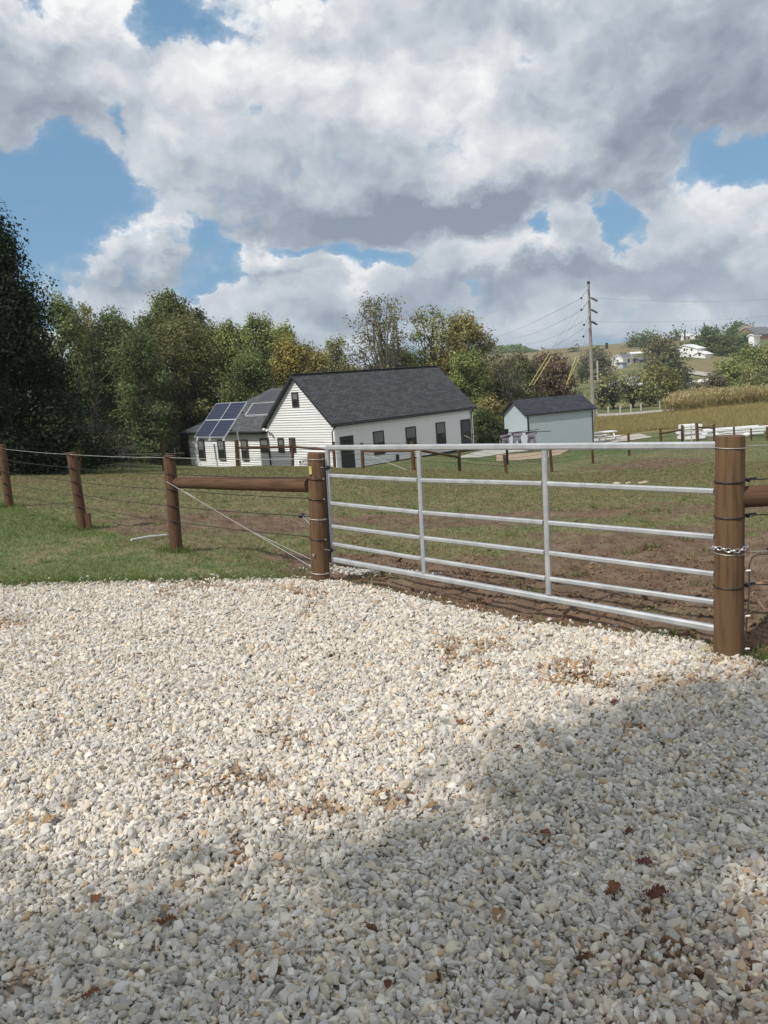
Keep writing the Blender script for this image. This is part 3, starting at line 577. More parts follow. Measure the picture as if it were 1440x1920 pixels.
def window(par, o, U, Nn, w, h, panes=2, name='window', frame='trim', t=.055, sashcol=None):
    """o = bottom centre on the wall"""
    wn = MB(); a = (o, U, Nn, UP)
    for x0,x1,z0,z1 in ((-w/2,-w/2+t,0,h),(w/2-t,w/2,0,h),(-w/2+t,w/2-t,0,t),(-w/2+t,w/2-t,h-t,h)): wn.frame_box(*a, x0,x1,-.02,.085,z0,z1)
    if panes == 2: wn.frame_box(*a, -w/2+t,w/2-t,-.02,.075,h/2-.025,h/2+.025)
    f = wn.build(name, M[frame], par)
    MB().frame_box(*a, -w/2+t,w/2-t,.058,.066,t,h-t).build('pane', M['glass'], f)
    if panes == 2: MB().frame_box(*a, -w/2+t+.02,w/2-t-.02,.067,.071,h/2+.03,h-t-.02).build('blind', M['blind'], f)
    return f
def roof_slab(mb_top, mb_edge, c00, c10, c11, c01, t=.12):
    """c00-c10 eave edge, c11-c01 ridge edge; top face gets UVs in metres"""
    c00, c10, c11, c01 = map(np.asarray, (c00, c10, c11, c01)); L = np.linalg.norm(c10-c00); Sx = np.linalg.norm(c01-c00); n_ = np.cross(c10-c00, c01-c00); n_ = n_/np.linalg.norm(n_); 
    if n_[2] < 0: n_ = -n_
    U = (c10-c00)/L; uv = [(float((p-c00)@U), float(np.linalg.norm((p-c00)-U*((p-c00)@U)))) for p in (c00,c10,c11,c01)]
    mb_top.face([c00+n_*.006, c10+n_*.006, c11+n_*.006, c01+n_*.006], uv); D_ = -UP*t
    mb_edge.face([c00,c10,c11,c01]); mb_edge.face([c00+D_,c01+D_,c11+D_,c10+D_])
    for a, b in ((c00,c10),(c10,c11),(c11,c01),(c01,c00)): mb_edge.face([a, a+D_, b+D_, b])
HZ = -3.36
hs = Frm(R(45.1), (-2.54,47.05,-.6), 2.76); Wd, Ln, PK, OE, OV = 6.32, 12.83, 2.85, .18, .33
hs_t = thing('farmhouse', hs.P(5,3,-2.76), 'white clapboard house with steep dark shingle roof and brown trimmed windows', 'house')
e, g_ = hs.e, hs.g; zb = HZ+.6-.1   # relative bottom
slp = PK/(Wd/2)
w1 = MB(); clap(w1, hs.P(0,Wd,0), -g_, -e, Wd, zb, PK, lambda z: (max(0,z)/slp, Wd-max(0,z)/slp)); 
w1.face([hs.P(0,0,zb), hs.P(0,Wd,zb), hs.P(0,Wd,0), hs.P(0,Wd/2,PK), hs.P(0,0,0)]); w1.build('gable_wall', M['siding'], hs_t)
w2 = MB(); clap(w2, hs.P(0,0,0), e, -g_, Ln, zb+.12, .02); w2.face([hs.P(0,0,zb), hs.P(Ln,0,zb), hs.P(Ln,0,0), hs.P(0,0,0)])
w2.face([hs.P(Ln,0,zb), hs.P(Ln,Wd,zb), hs.P(Ln,Wd,0), hs.P(Ln,Wd/2,PK), hs.P(Ln,0,0)]); w2.face([hs.P(0,Wd,zb), hs.P(0,Wd,0), hs.P(Ln,Wd,0), hs.P(Ln,Wd,zb)]); w2.build('side_wall', M['siding'], hs_t)
MB().frame_box(hs.P(0,0,0), e, -g_, UP, .03, Ln-.02, -.02, .03, zb-.3, zb+.12).build('foundation', M['fascia'], hs_t)
tp, eg = MB(), MB()
for sd in (0, 1):
    v0 = -OE if sd == 0 else Wd+OE; z0 = -OE*slp+.16
    roof_slab(tp, eg, hs.P(-OV,v0,z0), hs.P(Ln+OV,v0,z0), hs.P(Ln+OV,Wd/2,PK+.16), hs.P(-OV,Wd/2,PK+.16), .17)
rf = tp.build('roof', M['shingle'], hs_t); eg.build('fascia', M['fascia'], rf)
MB().beam(hs.P(-OV,Wd/2,PK+.18), hs.P(Ln+OV,Wd/2,PK+.18), .3, .05).build('ridge_cap', M['fascia'], rf)
zg = -OE*slp+.05
MB().beam(hs.P(-OV,-OE-.05,zg), hs.P(Ln+OV,-OE-.05,zg), .11, .1).build('gutter', M['fascia'], hs_t)
for u in (-.05, Ln-.12): 
    a = hs.P(u,-OE-.05,zg); k_ = hs.P(u,-.06,zg-.35) if u > 0 else hs.P(-.06,.12,zg-.35); z_ = k_.copy(); z_[2] = HZ-.1; MB().tube([a, k_, z_], .045, 8).build('downspout', M['trim' if u < 0 else 'fascia'], hs_t)
MB().frame_box(hs.P(0,0,0), e, -g_, UP, -.068, .07, -.068, .068, zb, -.03).build('corner_trim', M['white'], hs_t)
MB().frame_box(hs.P(Ln,0,0), e, -g_, UP, -.1, .02, -.02, .07, zb, -.03).build('corner_trim', M['white'], hs_t)
def on_gable(x, y):   # wall point seen along a sight line, in (v, z)
    r = ray(x, y); n_ = -e; t = ((hs.C-np.array([0,0,H]))@n_)/(r@n_); P = np.array([0,0,H])+r*t; return (P-hs.C)@g_, P[2]-hs.C[2]
def on_side(x, y):
    r = ray(x, y); n_ = -g_; t = ((hs.C-np.array([0,0,H]))@n_)/(r@n_); P = np.array([0,0,H])+r*t; return (P-hs.C)@e, P[2]-hs.C[2]
def gwin(x0, x1, y0, y1, **k):
    va, z1 = on_gable((x0+x1)/2, y0); _, z0 = on_gable((x0+x1)/2, y1); vL = on_gable(x0, y0)[0]; vR = on_gable(x1, y0)[0]
    return window(hs_t, hs.P(-.0, va, z0), -g_, -e, abs(vL-vR), z1-z0, **k)
gwin(547.5,560,735,763.5, sashcol=1, t=.1); gwin(521.5,533,821,848.5, t=.1); w3_ = gwin(543,554.5,821,848.5, t=.1)
gwin(371,382.5,824,862, t=.09); gwin(408,420.5,824,862.5, t=.09); gwin(452,464,824,863.5, t=.09); gwin(488,503,822,848, t=.09)
def swin(x0, x1, y0, y1, door=False):
    ua, z1 = on_side((x0+x1)/2, y0); _, z0 = on_side((x0+x1)/2, y1); uL = on_side(x0, y0)[0]; uR = on_side(x1, y0)[0]; w = abs(uL-uR)
    if not door: return window(hs_t, hs.P(ua, 0, z0), e, -g_, w, z1-z0, frame='fascia', t=.06)
    o = hs.P(ua, 0, z0); d = MB().frame_box(o, e, -g_, UP, -w/2, w/2, -.02, .075, 0, z1-z0).build('door', M['fascia'], hs_t)
    MB().frame_box(o, e, -g_, UP, -w/2+.2, w/2-.2, .07, .083, (z1-z0)*.52, (z1-z0)*.9).build('pane', M['glass'], d)
    MB().ball(o+e*(w/2-.14)-g_*.11+UP*.95, .035, n=6).build('handle', M['chrome'], d)
    MB().frame_box(o, e, -g_, UP, w/2, w/2+.07, -.02, .07, 0, z1-z0).build('door_trim', M['white'], d)
    return d
swin(698,718,808,853); swin(759,778,800,842); swin(815.5,833,791.5,834); swin(636,661,817.5,881, True); swin(862,881,786,834, True)
u_, z_ = on_side(744.5,864); MB().frame_box(hs.P(u_,0,z_), e, -g_, UP, -.1,.1,0,.12,0,.4).build('meter_box', M['fascia'], hs_t)
u_, z_ = on_side(673,868); MB().frame_box(hs.P(u_,0,z_), e, -g_, UP, -.05,.05,0,.06,-.1,.12).build('outlet_box', M['white'], hs_t)
v_, z_ = on_gable(503,806); lt = MB().frame_box(hs.P(0,v_,z_), g_, -e, UP, -.08,.08,0,.12,-.08,.08).ball(hs.P(-.22,v_+.15,z_+.04), .11, n=8).ball(hs.P(-.22,v_-.15,z_-.03), .1, n=8).build('flood_light', M['white'], hs_t)
v2, z2 = on_gable(509,812); v3, z3 = on_gable(515,819); MB().tube([hs.P(-.1,v2,z2), hs.P(-.1,(v2+v3)/2,(z2+z3)/2+.08), hs.P(-.06,v3,z3-.08)], .05, 6).build('cable_pipe', M['roofgrey'], hs_t)
vd, zd = on_gable(505,830); MB().tube([hs.P(-.07,vd,zd+.3), hs.P(-.07,vd-.02,HZ+.6-.1)], .055, 8).build('downspout', M['trim'], hs_t)
# wing with hipped roof
WL, WD, WP, wo = 9.45, 9.0, .55, .42; we = -.30; wz = zb
v0, v1 = Wd, Wd+WL
ww = MB(); clap(ww, hs.P(.05,v1,0), -g_, -e, WL, wz, we-.12); ww.face([hs.P(.05,v0,wz), hs.P(.05,v1,wz), hs.P(.05,v1,we), hs.P(.05,v0,we)]); ww.face([hs.P(.05,v1,wz), hs.P(WD,v1,wz), hs.P(WD,v1,we), hs.P(.05,v1,we)]); ww.face([hs.P(WD,v1,wz), hs.P(WD,v0,wz), hs.P(WD,v0,we), hs.P(WD,v1,we)])
ww.build('wing_wall', M['siding'], hs_t)
MB().frame_box(hs.P(.05,v1,0), -g_, -e, UP, -.03,.06,-.06,.035,wz,we-.1).build('corner_trim', M['trim'], hs_t)
ze = we-wo*WP+.12; zr = we+WP*WD/2+.12; hp = v1-WD/2; tp, eg = MB(), MB()
E00, E01, E11 = hs.P(-wo,v0-.9,ze), hs.P(-wo,v1+wo,ze), hs.P(WD+wo,v1+wo,ze); R0, R1 = hs.P(WD/2,v0-2.5,zr), hs.P(WD/2,hp,zr); E10 = hs.P(WD+wo,v0,ze)
E00b = hs.P(.04,v0-.02,ze+(.04+wo)*WP)
U = -g_
def hipface(pts, o, U, Vv):
    tp.face([p+UP*.008 for p in pts], [(float((p-o)@U), float((p-o)@Vv)) for p in pts]); eg.face(pts)
cut = hs.P(0.3,v0-.0,ze+(.3+wo)*WP)
hipface([E01, hs.P(-wo,v0+.05,ze), hs.P(-.03,v0+.02,ze+(wo-.03)*WP), hs.P(WD/2,v0-2.2,zr), R1], E01, -g_, (e+UP*WP)/math.hypot(1,WP))
hipface([E11, E01, R1], E11, -e, (-g_+UP*WP)/math.hypot(1,WP)); hipface([E10, E11, R1, hs.P(WD/2,v0-2.2,zr)], E10, g_, (-e+UP*WP)/math.hypot(1,WP))
wr = tp.build('wing_roof', M['shingle3'], hs_t)
for a, b in ((E01, hs.P(-wo,v0+.03,ze)), (E01, E11)): eg.beam(a-UP*.07, b-UP*.07, .03, .13)
so = MB(); so.face([hs.P(-wo,v0+.03,ze-.12), hs.P(-wo,v1+wo,ze-.12), hs.P(.05,v1+wo,ze-.12), hs.P(.05,v0+.03,ze-.12)])
eg.build('fascia', M['fascia'], wr); so.build('soffit', M['fascia'], wr)
MB().beam(E01+np.array([0,0,.02])-e*.05, hs.P(-wo-.05,v0+.03,ze+.02), .1, .1).build('gutter', M['fascia'], wr)
def on_wing(x, y, up=.1):
    n_ = -(e*-1)*0+np.cross(g_, e+UP*WP); n_ = n_/np.linalg.norm(n_); r = ray(x, y); o = hs.P(-wo,v0,ze+up); t = ((o-np.array([0,0,H]))@n_)/(r@n_); return np.array([0,0,H])+r*t
for q in (((507,731.5),(530,730),(520,752),(477,754)), ((474,756.5),(519,753.5),(504,776.5),(460,779))):
    P_ = [on_wing(x, y) for x, y in q]; D_ = np.array([0,0,-.08]); mb = MB(); mb.face(P_)
    pnl = mb.build('roof_panel', M['roofpanel'], hs_t); f = MB()
    for a, b in zip(P_, P_[1:]+P_[:1]): f.face([a+UP*.005, b+UP*.005, b+D_, a+D_]); f.beam(a, b, .06, .05)
    f.build('frame', M['panel_frame'] if q[0][0] == 474 else M['roofgrey'], pnl)
# solar array on poles
so_t = thing('solar_array', at(428,876,49.5), 'tilted blue solar array of four panels on two poles before the white wing', 'solar panel')
Bl = at(364,820.5,49.0); ug = -g_; uu = (e*math.cos(R(46))+UP*math.sin(R(46))); aw, ah = 3.2, 2.66
nn = np.cross(ug, uu)
for i in (0,1):
    for j in (0,1):
        o = Bl+ug*(i*aw/2)+uu*(j*ah/2); mb = MB(); c_ = .035; c_ = .03; q = [o+ug*c_+uu*c_, o+ug*(aw/2-c_)+uu*c_, o+ug*(aw/2-c_)+uu*(ah/2-c_), o+ug*c_+uu*(ah/2-c_)]
        mb.face([p+nn*.012 for p in q], [(0,0),(aw/2-.07,0),(aw/2-.07,ah/2-.07),(0,ah/2-.07)]); pn = mb.build('solar_panel', M['cells'], so_t)
        MB().frame_box(o, ug, uu, nn, 0.004, aw/2-.004, .004, ah/2-.004, -.05, .0).build('frame', M['panel_frame'], pn)
        f = MB()
        for a, b in zip(range(4), (1,2,3,0)):
            pass
        for x0,x1,y0,y1 in ((.004,c_-.006,.004,ah/2-.004),(aw/2-c_+.006,aw/2-.004,.004,ah/2-.004),(c_+.0,aw/2-c_-.0,.004,c_+.0),(c_+.0,aw/2-c_-.0,ah/2-c_-.0,ah/2-.004)): f.frame_box(o, ug, uu, nn, x0,x1,y0,y1,.001,.03)
        f.build('rim', M['panel_frame'], pn)
for px0, px1 in (((401.5,832),(408,875)), ((444,806),(451,874))):
    D_ = 49.9 if px0[0] < 420 else 50.2; a, b = at(*px0, D_), at(*px1, D_); b[2] = min(b[2], zf(b[0], b[1]))-.1; MB().tube([a, b], .055, 8).build('pole', M['panel_frame'], so_t, True)
for s_ in (.08,.5,.95): o = Bl+ug*aw*s_; MB().beam(o-nn*.1-uu*.05, o-nn*.1+uu*ah*.98, .06).ball(o-nn*.12-uu*.08, .09, n=6).build('bracket', M['panel_frame'], so_t)
for s_ in (.25,.75): o = Bl+uu*ah*s_; MB().beam(o-nn*.17, o-nn*.17+ug*aw, .07).build('crossbar', M['fascia'], so_t)
# things at the gable foot
b = at(571,866,46.2); b[2] = zf(b[0], b[1]); tag(MB().tube([b+[-.3,0,.45],b+[.3,0,.45]], .13, 10).box(*(b[0]-.25,b[0]-.2,b[1]-.03,b[1]+.03,b[2]-.05,b[2]+.4)).box(*(b[0]+.2,b[0]+.25,b[1]-.03,b[1]+.03,b[2]-.05,b[2]+.4)).build('barbecue_grill', M['black'], None), 'small black grill standing before the white gable wall', 'grill')
for i, (x, y, r) in enumerate(((565,872,.16),(571,870,.17),(578,871,.15))):
    b = at(x, y, 45.8); b[2] = zf(b[0], b[1]); pot = thing('flower_pot', b, 'white flower pot, %s of three at the foot of the gable wall' % ('leftmost','middle','rightmost')[i], 'flower pot', 'white pots by the gable')
    MB().tube([b, b+[0,0,.3]], [r*.7, r], 10).build('pot', M['white'], pot); V = []; mbp = MB()
    for k in range(26): c_ = b+[random.gauss(0,r*.7), random.gauss(0,r*.7), .33+abs(random.gauss(0,.12))]; mbp.ball(c_, .035, n=4)
    mbp.build('flowers', M['white'] if i != 1 else M['pvc'], pot)
# shed
sh = Frm(R(66.76), (10.15,54.59,-1.29), 2.5); SL, SW, SP = 5.37, 2.99, .9; es, gs = sh.e, sh.g; sb = -2.42
sht = thing('shed', sh.P(2.5,1.5,sb), 'pale blue-grey shed with dark gable roof standing beyond the clothesline', 'shed')
w = MB(); w.face([sh.P(0,0,sb), sh.P(0,SW,sb), sh.P(0,SW,0), sh.P(0,SW/2,SP), sh.P(0,0,0)]); w.build('gable_wall', M['shed'], sht)
w = MB(); w.face([sh.P(0,0,sb), sh.P(SL,0,sb), sh.P(SL,0,0), sh.P(0,0,0)]); w.face([sh.P(SL,0,sb), sh.P(SL,SW,sb), sh.P(SL,SW,0), sh.P(SL,SW/2,SP), sh.P(SL,0,0)]); w.face([sh.P(0,SW,sb), sh.P(0,SW,0), sh.P(SL,SW,0), sh.P(SL,SW,sb)])
for k in range(1, 26): w.frame_box(sh.P(k*SL/26,0,0), es, -gs, UP, -.012,.012,0,.004,sb,0)
w.build('side_wall', M['shed'], sht)
tp, eg = MB(), MB(); oe, ov = .16, .27; sl = SP/(SW/2)
for sd in (0,1):
    v_ = -oe if sd == 0 else SW+oe; z_ = -oe*sl+.07; roof_slab(tp, eg, sh.P(-ov,v_,z_), sh.P(SL+ov,v_,z_), sh.P(SL+ov,SW/2,SP+.07), sh.P(-ov,SW/2,SP+.07), .09)
rf = tp.build('roof', M['shingle2'], sht); eg.build('fascia', M['fascia'], rf)
for u, v in ((-.03,-.0),(SL-.05,0),(0,SW)): MB().frame_box(sh.P(u,v,0), es, -gs, UP, 0,.09,-.04,.03,sb,-.05).build('corner_trim', M['fascia'], sht)
MB().frame_box(sh.P(0,0,0), es, -gs, UP, .05, SL-.05, -2.5,-.05, sb-.35, sb-.002).build('skids', M['tan'], sht)
# clothesline
cl = thing('clothes_post', at(947,885,44), 'black clothesline post with long arms standing before the blue-grey shed', 'clothesline')
cD = 44.; ct = at(949,805,cD); cb_ = at(951,862,cD); cb_[2] = zf(cb_[0],cb_[1])
MB().tube([cb_-[0,0,.2], ct], .07, 10).build('pole', M['black'], cl); MB().frame_box(ct,(1,0,0),(0,1,0),(0,0,1),-.11,.11,-.08,.08,-.22,.02).build('bracket', M['black'], cl)
far_l = at(870,816,43.5); a1 = at(1033,808.5,45.5); a2 = at(1011,805,46.5); l2 = at(874,823,42)
MB().tube([far_l, at(949,812,44), a1], .022, 6).build('line_arm', M['wire'], cl); MB().tube([l2, at(949,812.5,44.2), a2], .02, 6).build('line_arm', M['wire'], cl)
MB().tube([at(870,816,43.5), at(884,823.5,43.5)], .02, 5).build('line_end', M['pale_wire'], cl)
def garment(x, yt, w, hgt, D, legs, lb, rt):
    o = at(x, yt, D); s_ = D/1510.; r_ = np.array([1.,.12,0]); mb = MB(); Wp, Hp = w*s_, hgt*s_
    prof = [(-.62,0),(.62,0),(.66,-.2),(.45,-.24),(.42,-.42),(.56,-1.),(.2,-1.),(.02,-.5),(-.22,-1.),(-.55,-1.),(-.42,-.42),(-.45,-.24),(-.66,-.2)]
    tris = [(0,1,2,3,11,12),(11,3,4,10),(10,4,7),(4,5,6,7),(10,7,8,9)]
    for dz, fl_ in ((0,False),(.06,True)):
        P_ = [o+r_*p[0]*Wp/1.2+np.array([0,dz+.05*math.sin(p[0]*9+p[1]*5+x),p[1]*Hp]) for p in prof]
        for t in tris: q = [P_[i] for i in t]; mb.face(q[::-1] if fl_ else q)
    P0_ = [o+r_*p[0]*Wp/1.2+np.array([0,.05*math.sin(p[0]*9+p[1]*5+x),p[1]*Hp]) for p in prof]
    for i in range(len(prof)): j = (i+1) % len(prof); mb.face([P0_[i], P0_[i]+[0,.06,0], P0_[j]+[0,.06,0], P0_[j]])
    return tag(mb.build('garment', M['cloth'], None), lb, 'laundry', 'grey laundry on the clothesline')
garment(947.5,815.5,19,22,43.9,1,'grey garment on the line behind the black post, nearest the house',0)
garment(969,811.5,20,24,44.6,1,'middle grey garment hanging on the line',0)
garment(996,809,20,26,45.2,1,'wide grey garment hanging nearest the free end of the line',0)
# picnic table
pt = thing('picnic_table', at(1131,830,60), 'white picnic table with benches standing behind the blue-grey shed', 'picnic table')
po = at(1131,830,60); po[2] = zf(po[0],po[1]); ea = np.array([math.sin(R(70)), math.cos(R(70)), 0]); ga = np.array([-math.cos(R(70)), math.sin(R(70)), 0])
B_ = lambda n_, *q: MB().frame_box(po, ea, ga, UP, *q).build(n_, M['white'], pt)
B_('table_top',-1.0,1.0,-.4,.4,.72,.77); B_('bench',-1.0,1.0,-.85,-.58,.42,.46); B_('bench',-1.0,1.0,.58,.85,.42,.46)
for u in (-.7,.7):
    for s_ in (-1,1): MB().beam(po+ea*u+ga*s_*.75, po+ea*u+ga*s_*.25+UP*.72, .1,.05).build('leg', M['white'], pt)
    B_('crossbar',u-.03,u+.03,-.8,.8,.36,.42)
# boards stacked
def board(o, ax, L, w_, t_, lb, grp, tw=0):
    ay = np.array([-ax[1], ax[0], 0]); return tag(MB().frame_box(o, ax, ay, UP, -L/2, L/2, -w_/2, w_/2, 0, t_).build('white_board', M['white'], None), lb, 'board', grp)
g0 = at(1295,826,53.); 
for i in range(9):
    r_ = i//3; z0 = zf(g0[0], g0[1]); a = R(rng.uniform(-8,8)); board(np.array([g0[0]+rng.normal(0,.08), g0[1]+(i%3-1)*.35, z0+.05+r_*.33+rng.uniform(0,.04)]), np.array([math.cos(a), math.sin(a), 0]), 1.45-.1*r_, .3, .26, 'short white board in the tall stack behind the small wire gate', 'white boards in the tall stack')
g0 = at(1372,826,57.)
for i in range(12):
    r_ = i//4; z0 = zf(g0[0], g0[1]); a = R(rng.uniform(-2,2)); board(np.array([g0[0]+rng.normal(0,.22), g0[1]+(i%4-1.5)*.3, z0+.05+r_*.19+rng.uniform(0,.02)]), np.array([math.cos(a), math.sin(a), 0]), 4.3, .24, .14, 'long white board in the low pile on the grass behind the large gate post', 'white boards in the low pile')
for i, x in enumerate((1342,1400)): 
    b = at(x, 828, 55.5); b[2] = zf(b[0], b[1]); tag(MB().ball(b+[0,0,.17], .2, 1.3,1,.8, 8, .2).build('white_bundle', M['white'], None), ('round white bundle between the tall and the low white board stacks','round white bundle before the low white board pile')[i], 'bundle')
# ---- strips laid on the ground: slabs and roads
def strip(name, L_, R_e, m, lift, lb, sub=14):
    """two polylines (left and right edge, world xy) draped over the ground"""
    mb = MB(); K = 26
    def rs(P_): P_ = np.array(P_, float); d = np.r_[0, np.cumsum(np.hypot(*np.diff(P_, axis=0).T))]; s_ = np.linspace(0, d[-1], K); return np.stack([np.interp(s_, d, P_[:,0]), np.interp(s_, d, P_[:,1])], -1)
    A_, B_2 = rs(L_), rs(R_e); nw = 5; G = np.array([[A_[i]*(1-j/nw)+B_2[i]*(j/nw) for j in range(nw+1)] for i in range(K)]); Zg = Z(G[...,0], G[...,1])+lift
    for i in range(K-1):
        for j in range(nw):
            q = [(i,j),(i+1,j),(i+1,j+1),(i,j+1)]; mb.face([(G[a][b][0], G[a][b][1], Zg[a][b]) for a, b in q])
    o = mb.build(name, m, None, True)
    if o.data.polygons[0].normal.z < 0: o.data.flip_normals()
    return tag(o, lb, kind='structure')
def w2(*q): return [at(x, y, D)[:2] for x, y, D in q]
strip('path', w2((850,850,50),(888,838,54),(960,824,62),(1050,820,66)), w2((900,853,50),(960,842,54),(1080,836,56),(1180,828,62)), M['conc'], .03, 'pale concrete walk between the house and the shed')
strip('path', w2((1120,821,63),(1200,817,63)), w2((1120,832,56),(1225,822,58)), M['road'], .04, 'pale gravel pad beyond the picnic table')
strip('gravel_pad', w2((930,850,47),(1010,850,47.5),(1050,846,49)), w2((930,838,52),(1010,836,53),(1075,834,54)), mat('tan_gravel', (.36,.28,.2), .95, var=.2, vs=8, bump=.5, bs=30), .025, 'tan gravel pad at the foot of the shed')
strip('path', w2((885,815,72),(945,806,78),(1000,800,84)), w2((885,808,76),(945,801,82),(1000,796,88)), M['road'], .05, 'pale lane behind the house')
strip('road', w2((1120,785,102),(1200,778,103),(1280,767,104)), w2((1120,783,109),(1200,774,110),(1280,761,111)), M['road'], .06, 'pale farm lane beyond the golden field')
def hroad(pts, w_, lb):
    P_ = np.array(w2(*pts)); d = np.gradient(P_, axis=0); d /= np.linalg.norm(d, axis=1)[:,None]; nrm = np.stack([-d[:,1], d[:,0]], -1)*w_/2
    strip('road', P_+nrm, P_-nrm, M['road'], .35, lb)
hroad(((1270,692,238),(1310,694.5,232),(1370,698,215)), 7., 'pale road crossing the hill below the large white house')
hroad(((1130,711,170),(1160,702,190),(1185,692,215),(1195,689,230)), 5., 'pale lane climbing to the small white farmhouse')
hroad(((1150,694,240),(1185,693.5,235),(1225,693,230)), 4.5, 'thin pale road passing below the small white farmhouse')
# ------------------------------------------------------------------ utility pole
up_ = thing('utility_pole', at(1113,778,84), 'tall weathered utility pole with three dark arms behind the blue-grey shed', 'utility pole')
PD_ = 84.; top = at(1103.5,532,PD_); bot = at(1112.5,778,PD_); bot[2] = zf(bot[0],bot[1])-.3
MB().tube([bot, lerp(bot,top,.3), lerp(bot,top,.6), top], [.235,.205,.165,.12], 12).build('pole', M['pole'], up_, True)
for y in (559,581,603):
    a = at(1108.5,y,PD_); MB().tube([a+[-.1,0,.05], a+[.12,-.1,-.06], a+[.5,-.4,-.36]], [.05,.1,.1], 8).build('arm', M['black'], up_)
MB().ball(top+[0,0,.1], .18, n=8).build('cap', M['dark_metal'], up_)
for y, dx in ((540,-13),(562,-13),(590,-8),(612,-9)):
    a = at(1103+ (y-540)*.04, y, PD_); b = at(1103+dx, y+19, PD_-2); MB().tube([a, b], .05, 6).build('insulator', M['pale_wire'], up_); MB().ball(b, .12, n=6).build('shackle', M['dark_metal'], up_)
for (x0,y0),(x1,y1),D1 in (((1094,580),(960,634),190),((1094,602),(985,645),190),((1095,615),(1000,660),190),((1090,559),(900,640),190)):
    a = at(x0,y0,PD_-1); b = at(x1,y1,D1); d_ = b-a; pts = [lerp(a,b,t)+[0,0,-2.5*t*(1-t)] for t in np.linspace(0,1,12)]; MB().tube(pts, .014, 4).build('power_line', M['wire'], up_)
for y0, yR in ((559,556),(603,585)):
    a = at(1112,y0,PD_); b = at(1500,yR,120); MB().tube([lerp(a,b,t)+[0,0,-2.*t*(1-t)] for t in np.linspace(0,1,12)], .007, 4).build('power_line', M['wire'], up_)
for (x0,y0),(xm,ym),(x1,y1) in (((1105,545),(1031,661),(992,724)),((1106,560),(1034,668),(1000,722)),((1108,590),(1080,668),(1062,722)),((1109,605),(1086,672),(1066,712))):
    a = at(x0,y0,PD_); m_ = at(xm,ym,PD_-3); b = at(x1,y1,PD_-5)
    gw = MB().tube([a, m_], .007, 4).build('guy_wire', M['wire'], up_); MB().tube([m_, b], .026, 5).build('guard', M['yellow'], gw)
for x, y0, y1, D, lb in ((1120.,676,706,150,'short pale pole in the valley right of the utility pole'),(1150,665,693,260,'slim pale pole beside the small white farmhouse')):
    a, b = at(x,y1,D), at(x,y0,D); a[2] = min(a[2], zf(a[0],a[1])); tag(MB().tube([a,b], [.0012*D*1.1,.0009*D*1.1], 6).build('pole', M['palepost'], None), lb, 'pole')
# pale road-side fence
rf_ = thing('fence', at(1190,785,107), 'row of short pale posts beside the farm lane under the small trees', 'fence')
for x, y0, y1 in ((1119,768,783),(1140.5,762,775.5),(1163,759,773),(1183,758.5,771),(1202,756.5,768.5),(1237,752,764),(1254,751,762)):
    D = 108+(x-1119)*.06; a, b = at(x,y1,D), at(x,y0,D); a[2] = min(a[2], zf(a[0],a[1]))-.1; MB().tube([a,b], .11, 6).build('fence_post', M['palepost'], rf_)
# ------------------------------------------------------------------ far houses
def farm(name, x, ybase, D, az, L, W, hw, pk, m='white', rm='roofgrey', label='', cat='house', wins=(), yb=None):
    o = at(x, ybase, D); zt = zf(o[0], o[1]); o[2] = min(o[2], zt) if abs(o[2]-zt) < 3 else o[2]
    a = R(az); e = np.array([math.sin(a), math.cos(a), 0]); g = np.array([-math.cos(a), math.sin(a), 0]); P = lambda u, v, z: o+e*u+g*v+UP*z
    t = thing(name, o, label, cat); w = MB()
    for q in ([(0,0,-4),(0,W,-4),(0,W,hw),(0,W/2,hw+pk),(0,0,hw)], [(0,0,-4),(L,0,-4),(L,0,hw),(0,0,hw)], [(L,0,-4),(L,W,-4),(L,W,hw),(L,W/2,hw+pk),(L,0,hw)], [(0,W,-4),(0,W,hw),(L,W,hw),(L,W,-4)]): w.face([P(*c) for c in q])
    w.build('wall', M[m], t); tp, eg = MB(), MB(); s = pk/(W/2); oe = .4
    for sd in (0,1):
        v = -oe if sd == 0 else W+oe; z = -oe*s+hw+.1; roof_slab(tp, eg, P(-oe,v,z), P(L+oe,v,z), P(L+oe,W/2,hw+pk+.1), P(-oe,W/2,hw+pk+.1), .25)
    rf = tp.build('roof', M[rm], t); eg.build('fascia', M['white' if m == 'white' else rm], rf)
    for face, u, z, ww_, hh in wins:
        if face == 'g': f = MB().frame_box(P(0,u,z), -g, -e, UP, -ww_/2, ww_/2, -.05, .1, 0, hh)
        else: f = MB().frame_box(P(u,0,z), e, -g, UP, -ww_/2, ww_/2, -.05, .1, 0, hh)
        f.build('window', M['glass'], t)
    return t, P, e, g
farm('large_white_house', 1307, 667.5, 280, 52, 5, 9.3, 3.0, 1.5, rm='white', label='large white two-storey gabled house on the hill', wins=[('g',2,2.3,.6,.8),('g',4.7,2.5,.6,.8),('g',7.4,2.1,.6,.9),('g',2.5,.3,.6,.8),('g',7.4,.2,.6,1.)])
farm('white_annex', 1322, 664, 276, 52, 4, 4.2, 1.5, .9, rm='white', label='low white annex joined to the right side of the large white house', wins=[('g',2,1,.7,.9)])
farm('white_porch', 1276, 665, 292, 40, 3, 4.5, 2.8, .6, label='narrow white wing behind the left side of the large white house')
farm('small_farmhouse', 1168, 682, 300, 60, 5, 4.5, 2.9, 1.2, label='small white farmhouse with grey roof lower on the hill', wins=[('g',2.5,1,.8,1.2),('s',3,1,.8,1.2)])
farm('white_garage', 1157, 683, 302, 60, 3, 3, 1.8, .8, label='tiny white outbuilding left of the small farmhouse')
farm('long_white_shed', 1185, 664, 345, 75, 10, 3, 1.2, .5, rm='white', label='long low white shed on the slope above the small farmhouse', cat='shed')
